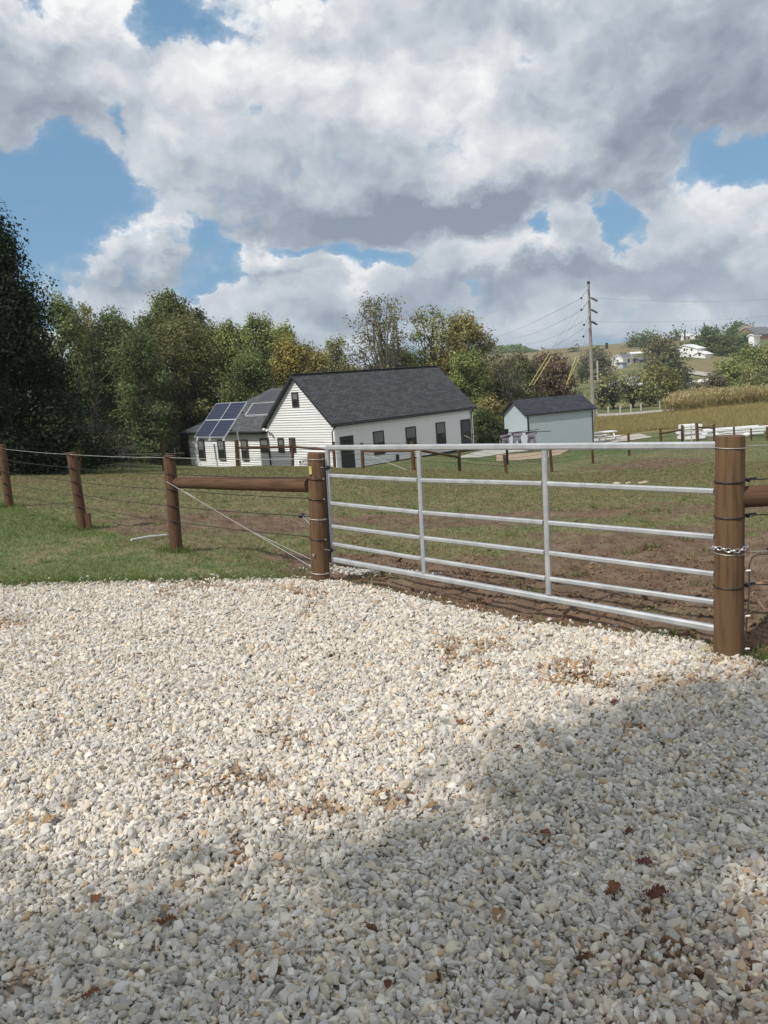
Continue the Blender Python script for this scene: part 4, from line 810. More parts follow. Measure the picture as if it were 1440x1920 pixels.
farm('grey_tank_shed', 1168, 690, 285, 60, 2, 2.4, 1.8, .3, m='shed', label='little grey box shed below the small farmhouse', cat='shed')
farm('dark_greenhouse', 1200, 681, 300, 75, 12, 4, 1.4, .7, m='roofgrey', label='low dark barn right of the small farmhouse', cat='barn')
farm('hilltop_farmhouse', 1283, 637, 450, 60, 6, 5.5, 2.2, 1.6, rm='white', label='white farmhouse on the hilltop beside a small dark tree', wins=[('g',3,1.2,.8,1.)])
farm('hilltop_white_barn', 1303, 634, 446, 75, 12, 5, 1.8, .9, rm='white', label='long white barn on the hilltop right of the white farmhouse', cat='barn')
farm('pale_green_barn', 1362, 632, 400, 70, 8, 7, 2.5, 2.0, m='shed', rm='shed', label='pale green roofed barn peeping between the dark hilltop trees', cat='barn')
farm('red_barn', 1421, 632, 350, 60, 14, 12, 2.6, 3.2, m='redroof', rm='roofgrey', label='brick red barn with grey roof on the skyline at the right edge', cat='barn')
farm('tan_farmhouse', 1416, 631, 362, 25, 10, 7, 5., 2., m='tan', rm='panel_frame', label='tan house with bright roof behind the left side of the red barn', cat='house')
farm('white_cottage', 1414, 643, 260, 60, 3, 2, 2.4, .5, label='tiny white cottage between the far trees at right')
farm('white_trailer', 922, 741, 118, 70, 3.0, 2.2, 1.2, .4, label='white shed half hidden in the trees behind the grey roof', cat='shed', rm='white')
farm('white_shed', 985, 743, 126, 70, 4, 2.0, .9, .35, label='small white shed glimpsed through the brown bushes', cat='shed', rm='white')
for x, y0, y1, D, lb in ((1284,618,637,440,'dark windpump mast on the hilltop by the white farmhouse'),(1137.5,643,653,470,'small dark silo alone on the bare crest')):
    a, b = at(x,y1,D), at(x,y0,D); tag(MB().tube([a-[0,0,2],b], [.5,.4] if D < 450 else [.9,.9], 6).build('mast' if D < 450 else 'silo', M['dark_metal'], None), lb, 'mast' if D < 450 else 'silo')
# white wrapped bales in broken rows on the slope
k = 0
for (x0,y0,D0),(x1,y1,D1),n in (((1268,716,192),(1302,712,196),11),((1313,710,200),(1358,704,206),13),((1166,724,178),(1222,719,184),14)):
    for i in range(n):
        t = (i+rng.uniform(-.25,.25))/(n-1); b = at(x0+(x1-x0)*t, y0+(y1-y0)*t, D0+(D1-D0)*t); b[2] = zf(b[0],b[1])
        tag(MB().ball(b+[0,0,.5], .75, rng.uniform(.8,1.4), 1, rng.uniform(.6,.95), 8, .15).build('wrapped_bale', M['white'], None, True), 'white wrapped bale in a broken row across the valley slope', 'bale', 'white bales in rows on the slope')
# ------------------------------------------------------------------ trees
def limb(mb, a, b, r0, r1, bend=.12, n=5, sides=6):
    L = np.linalg.norm(b-a); off = rng.normal(0, bend*L*.5, 3); off[2] = abs(off[2])*.3
    pts = [lerp(a,b,t)+off*math.sin(math.pi*t) for t in np.linspace(0,1,n)]; mb.tube(pts, list(np.linspace(r0, r1, n)), sides, False); return pts
def leaves_mesh(name, C, s, colA, colB, parent, m, clid, nrm=None):
    n = len(C); q = rotm(n)
    if nrm is not None:     # leaves face roughly outward from their clump
        w_ = nrm+rng.normal(0,.38,(n,3))+np.array([0,0,.35]); w_ /= np.linalg.norm(w_,axis=1)[:,None]; u_ = np.cross(w_, rng.normal(0,1,(n,3))); u_ /= np.linalg.norm(u_,axis=1)[:,None]; q = np.stack([u_, np.cross(w_,u_), w_], -1)
    sz = s*rng.uniform(.6,1.35,n)
    base = np.array([(-.5,0,0),(0,-.34,.08),(.6,0,0),(0,.34,.08)]); V = np.einsum('nij,kj->nki', q, base)*sz[:,None,None]+C[:,None]
    rc = np.random.default_rng(len(C)); cl = rc.random(int(clid.max())+1); mixv = np.clip(cl[clid]*.75+rng.random(n)*.35, 0, 1)[:,None]; clb = (.6+.8*np.random.default_rng(n+1).random(int(clid.max())+1))[clid][:,None]  # clb puts bright clusters and shaded gaps of the crown into leaf colour
    c = (np.array(colA)*(1-mixv)+np.array(colB)*mixv)*(1+rng.normal(0,.2,(n,1)))*clb; c = np.clip(c, .004, .6)
    return bigmesh(name, V.reshape(-1,3), np.arange(4*n).reshape(-1,4), 4, m, np.repeat(c,4,0), parent)
def tree(x, ytop, D, wpx, colA, colB, label, shape='oval', dens=1., cb=.18, bare=.0, name='tree', trunks=1, bark='bark', xb=None, group=None, leaf=None, zb=None, hang=0.):
    ztop = at(x, ytop, D)[2]; X = at(x, min(ytop+60, 800), D)[0]; z0 = zf(X, D) if zb is None else zb; b = np.array([X, D, z0]); h = ztop-z0; w = wpx*D/F
    t = thing(name, b, label, 'bush' if name in ('bush','shrub') else 'tree', group)
    nc = int(max(16, min(150, 16+w*h*1.7))); hc = h*(1-cb); P_ = []; tries = 0
    while len(P_) < nc:
        u = rng.uniform(-1,1,3); tt = (u[2]+1)/2
        if shape == 'cone': prof = (1-tt)**.75*1.0+.06
        elif shape == 'vase': prof = .35+.65*math.sin(math.pi*min(1, tt*.9+.08))**.6 if tt < .96 else .4
        elif shape == 'cone2': prof = 1
        elif shape == 'bush': prof = math.sqrt(max(0,1-tt**2.2))
        else: prof = max(0, math.sin(math.pi*(tt*.93+.05)))**.55
        r_ = math.hypot(u[0],u[1]); tries += 1
        if r_ > 1 or (r_ < .45 and rng.random() < .6 and shape != 'vase'): continue
        lump = .72+.42*rng.random(); P_.append([u[0]*prof*w/2*lump, u[1]*prof*w/2*lump*.9, h*cb+tt*hc*.92-.15*rng.random()*hc*.2])
    P_ = np.array(P_)+b
    s = leaf or max(.05, .0027*D); cr = max((w*w*hc*.42/nc)**(1/3)*(.95 if bare < .7 else .8), 3*s)
    area = 2*math.pi*(w/2)*(hc*.75)+w*w*.8; nl = int(min(95000 if leaf else 42000, dens*2.6*area/(s*s*.40))); nl = max(nl, 120)
    cid = rng.integers(0, nc, nl); d_ = rng.normal(0,1,(nl,3)); d_ /= np.linalg.norm(d_,axis=1)[:,None]; rad = rng.random(nl)**.45
    out = P_-(b+np.array([0,0,h*(cb+.35*(1-cb))])); out /= np.linalg.norm(out,axis=1)[:,None]+1e-6; strch = (rng.random(nl)**1.5*cr*1.1*(rng.random(nl)<.6))[:,None]
    C = P_[cid]+out[cid]*strch+d_*rad[:,None]*cr*np.array([1.05,1.05,.74])*(.75+.5*np.random.default_rng(nc).random(nc)[cid])[:,None]; C[:,2] += -.12*cr*(rad**2)
    if bare < .7:   # loose leaves between the clumps
        k = rng.random(nl) < .28; j = rng.integers(0, nc, nl); f = rng.random(nl)[:,None]; Cx = (P_[cid]*f+P_[j]*(1-f))+rng.normal(0,cr*.35,(nl,3)); near = np.linalg.norm(P_[cid]-P_[j],axis=1) < 3.2*cr; k &= near; C[k] = Cx[k]
    if hang: C[:,2] -= rng.random(nl)*hang
    C[:,2] = np.maximum(C[:,2], z0+.05*h*(cb > .05))
    leaves_mesh('crown', C, s, colA, colB, t, M['leaf'], cid, d_)
    mb = MB(); tr = max(.035*w+.012*h, .0007*D)*(.35 if name == 'bush' else 1)
    for q in range(trunks):
        bb = b+([rng.normal(0,.1*w), 0, -.1] if trunks > 1 else [0,0,-.1]); tpz = b+[rng.normal(0,.08*w), rng.normal(0,.05*w), h*(.55 if shape != 'cone' else .85)]
        tk = limb(mb, np.array(bb,float), tpz, tr/(trunks**.6)*.9, tr*.35, .06, 7, 8)
        idx = rng.permutation(nc)[:int((10 if not bare else 46)/trunks)+2]
        for i in idx:
            k_ = int(np.clip((P_[i][2]-b[2])/h*6*.62, 1, 5)); a = tk[k_]; pts = limb(mb, a, P_[i], tr*.3, tr*.08, .14, 5, 5)
            if bare:
                for _ in range(int(7*bare)):
                    a2 = pts[rng.integers(2,5)]; d2 = rng.normal(0,1,3); d2[2] = abs(d2[2])*.9; limb(mb, a2, a2+d2/np.linalg.norm(d2)*rng.uniform(.35,.85)*cr*1.6, max(tr*.07,.0003*D), .00018*D, .15, 3, 3)
    mb.build('trunk', M[bark], t, True); return t
G = lambda *c: np.array(c)
DK, MD, LT, OL, YG = G(.024,.036,.015), G(.135,.175,.07), G(.28,.31,.11), G(.29,.275,.135), G(.36,.31,.105)
BR, GY = G(.18,.135,.09), G(.20,.19,.13)
TR = [
 (35,600,46,150,DK*1.2,MD*.6,'dark green tree behind the lower right side of the huge dark tree','oval',1.,.0),
 (168,588,76,80,MD,LT*.7,'mid green tree filling the gap behind the thin yellowish tree','oval',.8,.1),
 (243,592,78,80,MD*.9,MD*1.3,'green tree rising behind between two dark wood trees','oval',.8,.1),
 (288,578,80,80,MD*.9,LT*.8,'green tree in the gap left of the tallest wood tree','oval',.8,.1),
 (398,596,82,80,MD*.9,LT*.8,'green tree in the gap right of the tallest wood tree','oval',.8,.1),
 (458,618,84,80,LT*.7,OL,'olive tree in the gap behind the airy light green tree','oval',.8,.1),
 (508,612,84,80,LT*.8,OL,'light olive tree behind the yellow-green one on its left side','oval',.8,.1),
 (575,640,86,70,LT*.7,OL,'light olive tree behind the yellow-green one on its right side','oval',.8,.1),
 (612,655,88,70,OL*.8,YG*.6,'olive tree far behind the ridge left of the bare twigs','oval',.8,.1),
 (-45,388,30,300,DK*.8,DK*1.2,'huge near-black broadleaf tree filling the left edge','cone',1.6,.0),  # deep shade on this tree is put into its leaf colour
 (-150,450,33,200,DK*.8,DK*1.2,'dark tree outside the left edge behind the huge one','oval',.8,.05),
 (118,546,60,80,MD*1.2,LT,'green tree top just right of the huge dark tree','oval',.9,.2),
 (160,560,64,75,LT,YG*.8,'thin yellowish tree with sky showing through its top','vase',.25,.35,1.),
 (215,577,62,105,MD*.8,MD*1.2,'rounded dark green tree in the left wood','oval',1.,.12),
 (262,605,57,85,MD*.7,MD*1.1,'dark green tree against the olive one in the left wood','oval',.9,.15),
 (315,546,74,120,MD*.9,LT*.7,'tallest broad green tree standing up behind the left wood','round',1.,.3),
 (374,574,78,55,MD*.8,BR*.6,'small dark tree top right of the tallest wood tree','round',.6,.4,.6),
 (340,597,68,165,OL*.9,G(.15,.15,.055),'broad olive tree in front of the wood beside the solar array','oval',1.,.12),
 (432,600,68,80,LT*.8,LT,'light green tree behind the solar array','oval',.9,.15),
 (484,585,74,95,LT,G(.15,.18,.06),'airy light green tree with forked top left of the gable','vase',.5,.25,.8),
 (528,598,78,70,LT*.9,LT,'light green tree left of the yellow-green one','oval',.8,.2),
 (548,634,62,85,YG*.75,YG*.9,'yellow-green tree directly behind the gable peak','oval',.9,.15),
 (470,655,60,90,MD,LT*.8,'low green tree between solar array and gable','oval',.9,.1),
 (598,655,70,75,OL,YG*.8,'olive yellow tree behind the roof ridge','oval',.8,.1),
 (632,628,82,60,LT*.9,OL,'sparse small tree with bare twigs above the ridge','vase',.3,.3,1.),
 (655,676,72,70,OL,YG*.7,'low olive bushy tree just above the roof ridge','oval',.9,.1),
 (712,549,84,125,GY*.8,OL,'tall half-bare tree with fine branches above the roof','vase',.16,.3,1.3),
 (806,568,84,85,OL,LT,'half-bare tree with tufts of leaves behind the roof end','vase',.3,.35,1.1),
 (868,588,82,100,OL,YG*.7,'full olive tree arching over right of the roof','round',.9,.3),
 (750,650,90,110,MD*1.1,OL*.9,'mid green tree low behind the half-bare trees','oval',.7,.1),
 (700,690,86,90,OL*.8,OL,'olive brush behind the middle of the roof ridge','oval',.7,.1),
 (880,655,76,85,MD*1.3,LT*.9,'dense green tree beside the far eave of the house','oval',1.,.08),
 (828,660,86,75,MD,OL,'green tree behind the far end of the ridge','oval',.8,.1),
 (927,640,94,70,GY,OL,'bare twiggy tree top above the green hedge','vase',.12,.3,1.2),
 (948,668,80,75,GY*.9,OL*.8,'grey tree with pale trunk behind the shed roof peak','vase',.4,.2,1.2),
 (905,685,80,70,OL,YG*.7,'yellowish green tree beside the white shed','oval',.8,.1),
 (978,668,98,85,MD,BR,'dull green tree in the brown thicket','oval',.8,.1),
 (1028,658,104,95,BR*1.15,BR*1.35,'brown autumn tree right of the thicket','round',.8,.08,.6),
 (1062,690,104,55,BR,GY,'low brown bush at the right end of the thicket','bush',.7,.0,.6),
 (965,700,86,75,DK*1.6,MD,'dark green bush behind the shed peak','bush',.9,.0),
 (1120,648,255,24,MD,GY*.6,'small dark round tree on the slope behind the utility pole','round',.9,.1),
 (1118,666,210,72,GY*.8,GY,'grey-green tree clump behind the utility pole','round',.7,.05,.5),
 (1093,690,190,9,MD*.7,MD,'tiny dark shrub on the meadow left of the utility pole','oval',1.,.1),
 (1195,632,440,22,MD*.8,MD,'right one of two small trees on the bare crest','round',1.,.05),
 (1187,634,450,12,MD*.8,MD,'left one of two small trees on the bare crest','round',1.,.05),
 (1216,625,410,32,MD,MD*1.3,'round green tree on the crest behind the big willow','round',1.,.05),
 (1240,630,215,70,GY*.7,OL,'large grey-olive willow in the middle of the hillside','round',.9,.05),
 (1262,680,175,66,MD*.8,GY*.6,'dark blue-green bush below the willow','bush',1.,.0),
 (1239,688,132,72,OL,G(.17,.17,.05),'round yellow-green tree at the lane in front of the willow','oval',.9,.2),
 (1220,722,124,40,OL,LT,'small olive tree left of the round yellow-green one','oval',.5,.25,.8),
 (1150,697,122,62,OL*1.2,LT*1.1,'thin open tree right of the utility pole','vase',.15,.25,1.),
 (1187,700,124,56,OL*1.2,LT*1.1,'thin open tree in the middle of the lane-side row','vase',.16,.25,1.),
 (1128,715,120,40,OL*1.2,LT*1.1,'thin low tree right behind the utility pole','vase',.15,.2,.8),
 (1334,618,300,52,MD*.8,MD*1.1,'tall dark green tree right of the large white house','oval',1.,.05),
 (1310,640,330,44,DK*2,MD,'dark tree behind the roof of the large white house','round',1.,.05),
 (1362,635,285,48,MD*.8,MD*1.1,'dark green tree in the middle of the hillside group','oval',1.,.05),
 (1385,610,370,50,MD*.8,MD,'round dark tree standing highest in the hilltop group','round',1.,.05),
 (1392,628,320,50,MD*.9,MD*1.2,'blue-green tree below the round hilltop tree','oval',1.,.05),
 (1323,614,430,14,MD*.8,MD,'small conical tree on the skyline left of the hilltop group','oval',1.,.05),
 (1353,620,440,12,MD*.8,MD,'tiny tree on the skyline between the hilltop groups','round',.8,.2),
 (1271,622,455,16,MD*.8,MD,'small dark tree left of the hilltop farmhouse','round',1.,.1),
 (1415,650,180,84,LT*.9,G(.14,.18,.045),'broad bright green tree at the right edge of the hillside','oval',1.,.03),
 (1375,672,165,70,LT*.8,LT,'bright green bush left of the broad bright green tree','oval',1.,.03),
 (1450,648,170,70,OL,LT,'olive green tree cut by the right edge','oval',1.,.03),
 (1342,704,150,44,GY*.9,BR,'grey-brown bush above the left end of the corn','bush',.8,.0,.6),
 (1412,695,148,80,OL*.9,LT*.8,'green brush directly above the corn','bush',1.,.0),
 (1310,722,135,40,GY,OL,'pale twiggy bush at the left tip of the corn','bush',.35,.0,.8),
 (1172,665,330,10,MD,MD,'tiny tree beside the long low white shed','round',1.,.05),
 (1078,655,455,14,MD*.9,GY*.6,'small bush on the bare crest left of the utility pole','bush',1.,.0),
 (920,748,64,78,OL,YG*.85,'golden bush at the far corner of the white house','bush',.9,.0),
 (912,776,62,66,DK*1.6,MD,'dark green hedge bush below the golden bush','bush',1.,.0),
 (138,774,33,160,GY,G(.24,.2,.16),'grey twiggy leafless bush under the dark tree','bush',.16,.0,1.8),
 (112,768,36,60,LT*.6,LT*.8,'fresh green bush behind the grey leafless bush','bush',.7,.0),
]
for r_ in TR:
    x, yt, D, w_, cA, cB, lb, shp, dn, cb_ = r_[:10]; br_ = r_[10] if len(r_) > 10 else 0.
    kw = {}
    if D == 33: kw['trunks'] = 4
    if x in (948, 712): kw['bark'] = 'palebark'; kw['trunks'] = 2
    if x == 340 or x == 1239: kw['trunks'] = 3
    if x == -45: kw['leaf'] = .12
    tree(x, yt, D, w_, cA, cB, lb, shp, dn, cb_, br_, name='bush' if shp == 'bush' else 'tree', **kw)
# shaded wood interior: thin stems and undergrowth
for i in range(34):
    x = 145+i*15+rng.uniform(-6,6); D = rng.uniform(60,74) if x > 190 else rng.uniform(46,56); b = at(x, 850, D); b[2] = zf(b[0],b[1])-.2
    if D < 60 and x > 340: continue
    hgt = rng.uniform(4,8); mb = MB(); limb(mb, b, b+[rng.normal(0,.6), rng.normal(0,.5), hgt], rng.uniform(.05,.10), .025, .05, 5, 6)
    for _ in range(4): s0 = b+[0,0,rng.uniform(.35,.8)*hgt]; limb(mb, s0, s0+[rng.normal(0,1.2), rng.normal(0,.8), rng.uniform(.5,2)], .05, .02, .15, 4, 4)
    tag(mb.build('sapling', M['bark'], None, True), 'thin leafless stem in the shade of the left wood', 'tree', 'thin stems in the wood')
def scatter_leaves(name, pts, s, cA, cB, label, cat='undergrowth', blob=1.):
    C = np.concatenate(pts); cid = (fbm(C[:,0]*.7, C[:,2]*1.3+C[:,1]*.2, 2, 9)*30).astype(int)
    return tag(leaves_mesh(name, C, s, cA, cB, None, M['leaf'], cid), label, cat, kind='stuff')
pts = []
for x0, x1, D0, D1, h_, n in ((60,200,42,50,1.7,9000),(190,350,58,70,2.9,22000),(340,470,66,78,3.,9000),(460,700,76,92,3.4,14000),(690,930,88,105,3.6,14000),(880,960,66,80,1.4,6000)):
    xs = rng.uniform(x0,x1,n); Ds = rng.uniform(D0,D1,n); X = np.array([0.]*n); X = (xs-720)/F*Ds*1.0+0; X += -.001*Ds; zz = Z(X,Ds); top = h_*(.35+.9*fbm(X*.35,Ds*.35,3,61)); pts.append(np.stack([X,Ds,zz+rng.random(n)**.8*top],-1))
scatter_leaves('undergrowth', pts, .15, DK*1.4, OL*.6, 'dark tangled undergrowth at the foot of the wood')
pts = []
for x0, x1, D0, D1, h_, n in ((1000,1120,115,150,2.4,9000),(1115,1300,126,175,.6,3500),(1300,1500,140,175,1.,3500),(930,1080,108,130,2.6,8000)):
    xs = rng.uniform(x0,x1,n); Ds = rng.uniform(D0,D1,n); X = (xs-745)/F*Ds; zz = Z(X,Ds); m_ = fbm(X*.12,Ds*.12,3,66); k = rng.random(n) < sstep(.35,.6,m_); top = h_*(.2+1.*m_); pts.append(np.stack([X,Ds,zz+rng.random(n)*top],-1)[k])
scatter_leaves('valley_scrub', pts, .28, OL*.8, LT, 'olive scrub scattered over the valley floor')
pts = []
for x0, x1, D0, n in ((905,1040,520,2600),(300,905,520,4000)):
    xs = rng.uniform(x0,x1,n); Ds = rng.uniform(D0,D0+60,n); X = (xs-735)/F*Ds; zz = Z(X,Ds); top = 7*fbm(X*.02,Ds*.02,3,71)*sstep(1045,1000,xs); pts.append(np.stack([X,Ds,zz+rng.random(n)*top],-1))
scatter_leaves('distant_forest', pts, 1.5, MD, MD*1.6, 'far dark wood along the skyline', 'forest')
# weeds under the leafless bush
n = 6000; xs = rng.uniform(55,225,n); Ds = rng.uniform(30,36,n); X = (xs-745)/F*Ds
c = np.clip(LT*1.0*(1+rng.normal(0,.25,(n,1))),.01,.5); blades('weeds', X, Ds, .12+.45*rng.random(n)*fbm(X,Ds,2,4), .05+0*X, c, .5, 'bright green weeds in front of the dark wood', 'weeds')
n = 120000; Ds = 26+rng.random(n)*38; X = Ds*rng.uniform(-.5,.56,n); k = ~((X > -14)&(X < 7)&(Ds > 47+np.abs(X+2)*.9)); X, Ds = X[k], Ds[k]; n = len(X)
c = gcol(X, Ds, 1.15, (1,1.02,.9), .28); blades('yard_grass', X, Ds, .03+.04*rng.random(n), .028+0*X, np.clip(c,.02,.5), .9, 'short mown grass of the yard round the houses')
# golden meadow and corn
n = 110000; Ds = 65+rng.random(n)**1.1*43; X = Ds*rng.uniform(.215,.62,n); k = (Ds < 100)|(X/Ds > .385); X, Ds = X[k], Ds[k]; n = len(X); t = fbm(X*.15,Ds*.3,3,88)[:,None]
c = (G(.38,.31,.145)*(1-t)+G(.30,.27,.13)*t)*(1+rng.normal(0,.16,(n,1))); blades('golden_meadow', X, Ds, .28+.25*rng.random(n), .06+0*X, np.clip(c,.02,.6), .35, 'tall golden grass field beyond the yard', 'meadow')
def cornfield():
    V, C = [], []; cx = []; cy = []
    for r_ in np.arange(0, 34, .76):
        D = 96+r_*1.05; xa = .352*D+ (r_*.08); xs = np.arange(xa+rng.uniform(0,.3), .56*D+4, .24); cx.append(xs+rng.normal(0,.05,len(xs))); cy.append(np.full(len(xs), D)+rng.normal(0,.08,len(xs)))
    X = np.concatenate(cx); Y = np.concatenate(cy); k = (rng.random(len(X)) < np.where(Y < 100, .7, .4)); X, Y = X[k], Y[k]; n = len(X); zz = Z(X,Y); h = rng.uniform(1.7,2.7,n)*(.85+.3*fbm(X*.5,Y*.5,2,3))
    for li in range(9):
        a = rng.uniform(0,2*math.pi,n); z0 = h*(.15+.09*li); L = rng.uniform(.45,.8,n); w = rng.uniform(.06,.10,n); dx, dy = np.cos(a), np.sin(a)
        if li == 8: L = L*.25; z0 = h*.9
        p0 = np.stack([X-dy*w/2, Y+dx*w/2, zz+z0],-1); p1 = np.stack([X+dy*w/2, Y-dx*w/2, zz+z0],-1)
        m0 = np.stack([X+dx*L*.5-dy*w/2, Y+dy*L*.5+dx*w/2, zz+z0+L*.45],-1); m1 = np.stack([X+dx*L*.5+dy*w/2, Y+dy*L*.5-dx*w/2, zz+z0+L*.45],-1)
        tp = np.stack([X+dx*L, Y+dy*L, zz+z0+L*rng.uniform(-.2,.35,n)],-1)
        V.append(np.stack([p0,p1,m1,p0,m1,m0,m0,m1,tp],1).reshape(-1,3)); cc = (G(.24,.19,.085) if li < 3 else G(.36,.29,.145) if li < 6 else G(.42,.35,.18))*(1+rng.normal(0,.2,(n,1))); gsel = rng.random(n) < .14; cc[gsel] = G(.14,.17,.05); C.append(np.repeat(cc,9,0))  # low leaves coloured darker to stand for shaded gaps between the stalks
    V = np.concatenate(V); return bigmesh('corn_field', V, np.arange(len(V)).reshape(-1,3), 3, M['grass'], np.clip(np.concatenate(C),.02,.7))
tag(cornfield(), 'ripe yellow corn standing in rows at the far right', 'corn', kind='stuff')
# ------------------------------------------------------------------ tree behind the camera whose crown shades the gravel
def shade_density(gx, gy):
    # pixel-free: soft lobes on the ground, metres
    d = np.zeros_like(gx)
    for cx, cy, rx, ry, w in ((-.7,1.6,1.6,.85,1.),(.35,2.35,.8,.55,.9),(1.15,3.05,.75,.55,1.),(1.95,3.35,.9,.6,1.),(.2,1.5,1.6,.55,.9),(2.4,1.3,.9,.5,.7),(0,.4,4,.9,1.),(3.2,2.9,1.,.8,.9),(-2.4,1.2,1.4,.7,.8),(0.,-1.2,4.5,1.2,.9)):
        d = np.maximum(d, w*np.exp(-(((gx-cx)/rx)**2+((gy-cy)/ry)**2)**1.3))
    for cx, cy, rx, ry, w in ((1.5,2.3,.62,.27,.75),(.72,2.55,.25,.2,.3)):
        d = d*(1-w*np.exp(-(((gx-cx)/rx)**2+((gy-cy)/ry)**2)))
    return d*(.55+.6*fbm(gx*1.3+3, gy*1.3, 3, 90))
n = 210000; gx = rng.uniform(-5,5,n); gy = rng.uniform(-3,4.6,n); k = rng.random(n) < shade_density(gx, gy)*.95; gx, gy = gx[k], gy[k]
zt = 7.+rng.random(len(gx))*5.5+1.2*np.sin(gx*1.7)+gy*.3; tt = zt/SUN[2]; C = np.stack([gx+SUN[0]*tt, gy+SUN[1]*tt, zt],-1)
st = thing('shade_tree', (-7.5,-6.5,zf(-7.5,-6.5)), 'large tree standing behind the camera and shading the gravel', 'tree')
leaves_mesh('crown', C, .105, MD, LT, st, M['leaf'], (fbm(C[:,0]*.8,C[:,1]*.8,2,5)*20).astype(int))
mb = MB(); b = np.array([-7.5,-6.5,zf(-7.5,-6.5)-.2]); tk = limb(mb, b, b+[.3,.3,7.5], .34, .2, .02, 7, 12)
for i in rng.permutation(len(C))[:26]: limb(mb, tk[rng.integers(4,7)], C[i], .09, .015, .06, 6, 6)
mb.build('trunk', M['bark'], st, True)
# ------------------------------------------------------------------ sky
HAZE = True
w = bpy.data.worlds.new('World'); sc.world = w; w.use_nodes = True; n, l = w.node_tree.nodes, w.node_tree.links
bg = n['Background']; bg.inputs['Strength'].default_value = .1
sky = n.new('ShaderNodeTexSky'); sky.sky_type = 'NISHITA'; sky.sun_disc = False; sky.sun_elevation = SUN_EL; sky.sun_rotation = SUN_AZ; sky.air_density = 1.; sky.dust_density = .6; sky.ozone_density = 2.5
tc = n.new('ShaderNodeTexCoord')
def mth(op, a, b=None, c=None, clamp=False):
    m = n.new('ShaderNodeMath'); m.operation = op; m.use_clamp = clamp
    for i, v in enumerate((a, b, c)):
        if v is None: continue
        if isinstance(v, (int, float)): m.inputs[i].default_value = v
        else: l.new(v, m.inputs[i])
    return m.outputs[0]
def vm(op, a, b=None, sc_=None):
    m = n.new('ShaderNodeVectorMath'); m.operation = op
    for i, v in enumerate((a, b)):
        if v is None: continue
        if isinstance(v, tuple): m.inputs[i].default_value = v
        else: l.new(v, m.inputs[i])
    if sc_ is not None: m.inputs['Scale'].default_value = sc_
    return m.outputs['Value' if op in ('LENGTH','DOT_PRODUCT') else 'Vector']
sp = n.new('ShaderNodeSeparateXYZ'); l.new(tc.outputs['Generated'], sp.inputs[0])
azn = mth('ARCTAN2', sp.outputs[0], sp.outputs[1]); eln = mth('ARCSINE', sp.outputs[2])
cb = n.new('ShaderNodeCombineXYZ'); l.new(azn, cb.inputs[0]); l.new(eln, cb.inputs[1]); P0_ = cb.outputs[0]
def azel(x, y): r = ray(x, y); r = r/np.linalg.norm(r); return math.atan2(r[0], r[1]), math.asin(r[2])
def blobs(Pv, L):
    s = None
    for x, y, rx, ry, wt in L:
        a, e_ = azel(x, y); d = vm('MULTIPLY', vm('SUBTRACT', Pv, (a, e_, 0)), (F/rx, F/ry, 0)); q = vm('DOT_PRODUCT', d, d)
        g = mth('MULTIPLY', mth('EXPONENT', mth('MULTIPLY', q, -1.)), wt); s = g if s is None else mth('ADD', s, g)
    return s
CL = [(560,250,270,170,1.1),(880,230,300,190,1.1),(1130,270,200,95,1.),(640,400,280,80,1.),(330,150,170,110,.9),(250,240,110,70,.7),(60,110,230,140,1.1),(1330,110,280,160,1.1),(720,30,400,70,.7),
 (260,490,100,60,1.25),(185,565,110,40,.8),(520,512,75,30,.9),(655,560,95,42,1.),(560,590,110,35,.8),(860,500,105,52,1.),(800,570,110,35,.8),(1045,455,62,62,1.05),(1000,500,60,32,.9),(1310,425,130,75,1.05),(1190,480,60,60,.8),(1110,560,130,45,.8),(960,590,170,34,.8),(1290,585,230,42,.9),(420,590,100,34,.8),(15,400,40,18,.9),(1200,635,420,30,1.),(700,640,500,30,1.),(250,640,300,40,.9),(1330,520,120,40,.8),(1430,500,80,50,.9)]
NG = [(120,365,115,75,.9),(60,310,90,60,.9),(180,330,40,30,.8),(700,492,85,24,1.),(1165,390,42,50,1.),(395,545,50,20,.9),(985,445,26,45,.95),(222,200,26,36,.6),(490,210,36,20,.45),(1000,75,36,24,.5),(560,478,50,14,.6),(1405,315,75,45,.95),(330,22,75,32,1.),(170,420,40,30,.7),(60,480,60,70,.9),(110,430,70,40,.8),(350,470,28,50,.6),(760,520,26,22,.6),(420,500,30,16,.7),(1150,440,16,40,.6),(900,545,60,12,.4),(1110,380,30,20,.5)]
DKB = [(270,530,110,18,.7),(880,535,110,16,.7),(1060,510,80,16,.7),(1310,490,130,20,.7),(660,590,100,14,.6),(515,535,80,10,.5),(620,425,300,55,1.),(880,400,220,40,.8),(480,350,160,60,.35),(40,160,230,120,1.),(1330,170,240,120,1.),(1100,60,260,60,.55),(700,20,300,40,.6),(720,300,140,60,.35),(1100,340,180,22,.5),(560,555,120,18,.4),(1130,520,60,30,.4),(880,560,200,22,.4),(260,560,120,40,.35),(1250,540,160,30,.4)]
WH = [(255,452,70,18,.6),(655,520,50,16,.7),(1040,405,45,22,.6),(995,478,45,16,.6),(1300,370,90,20,.4),(880,462,60,18,.6),(510,490,55,12,.6),(1430,440,60,25,.5),(1200,575,90,14,.5),(1330,570,60,12,.5),(300,220,110,80,.6),(240,300,100,60,.5),(980,270,160,50,.6),(620,200,120,90,.35),(870,130,150,90,.4),(1050,410,50,40,.7),(1000,480,50,30,.6),(280,460,60,25,.6),(660,520,50,18,.6),(860,460,80,30,.5),(1380,440,60,60,.5),(830,210,110,60,.4),(380,120,60,50,.5),(490,50,60,50,.3),(500,500,70,16,.5)]
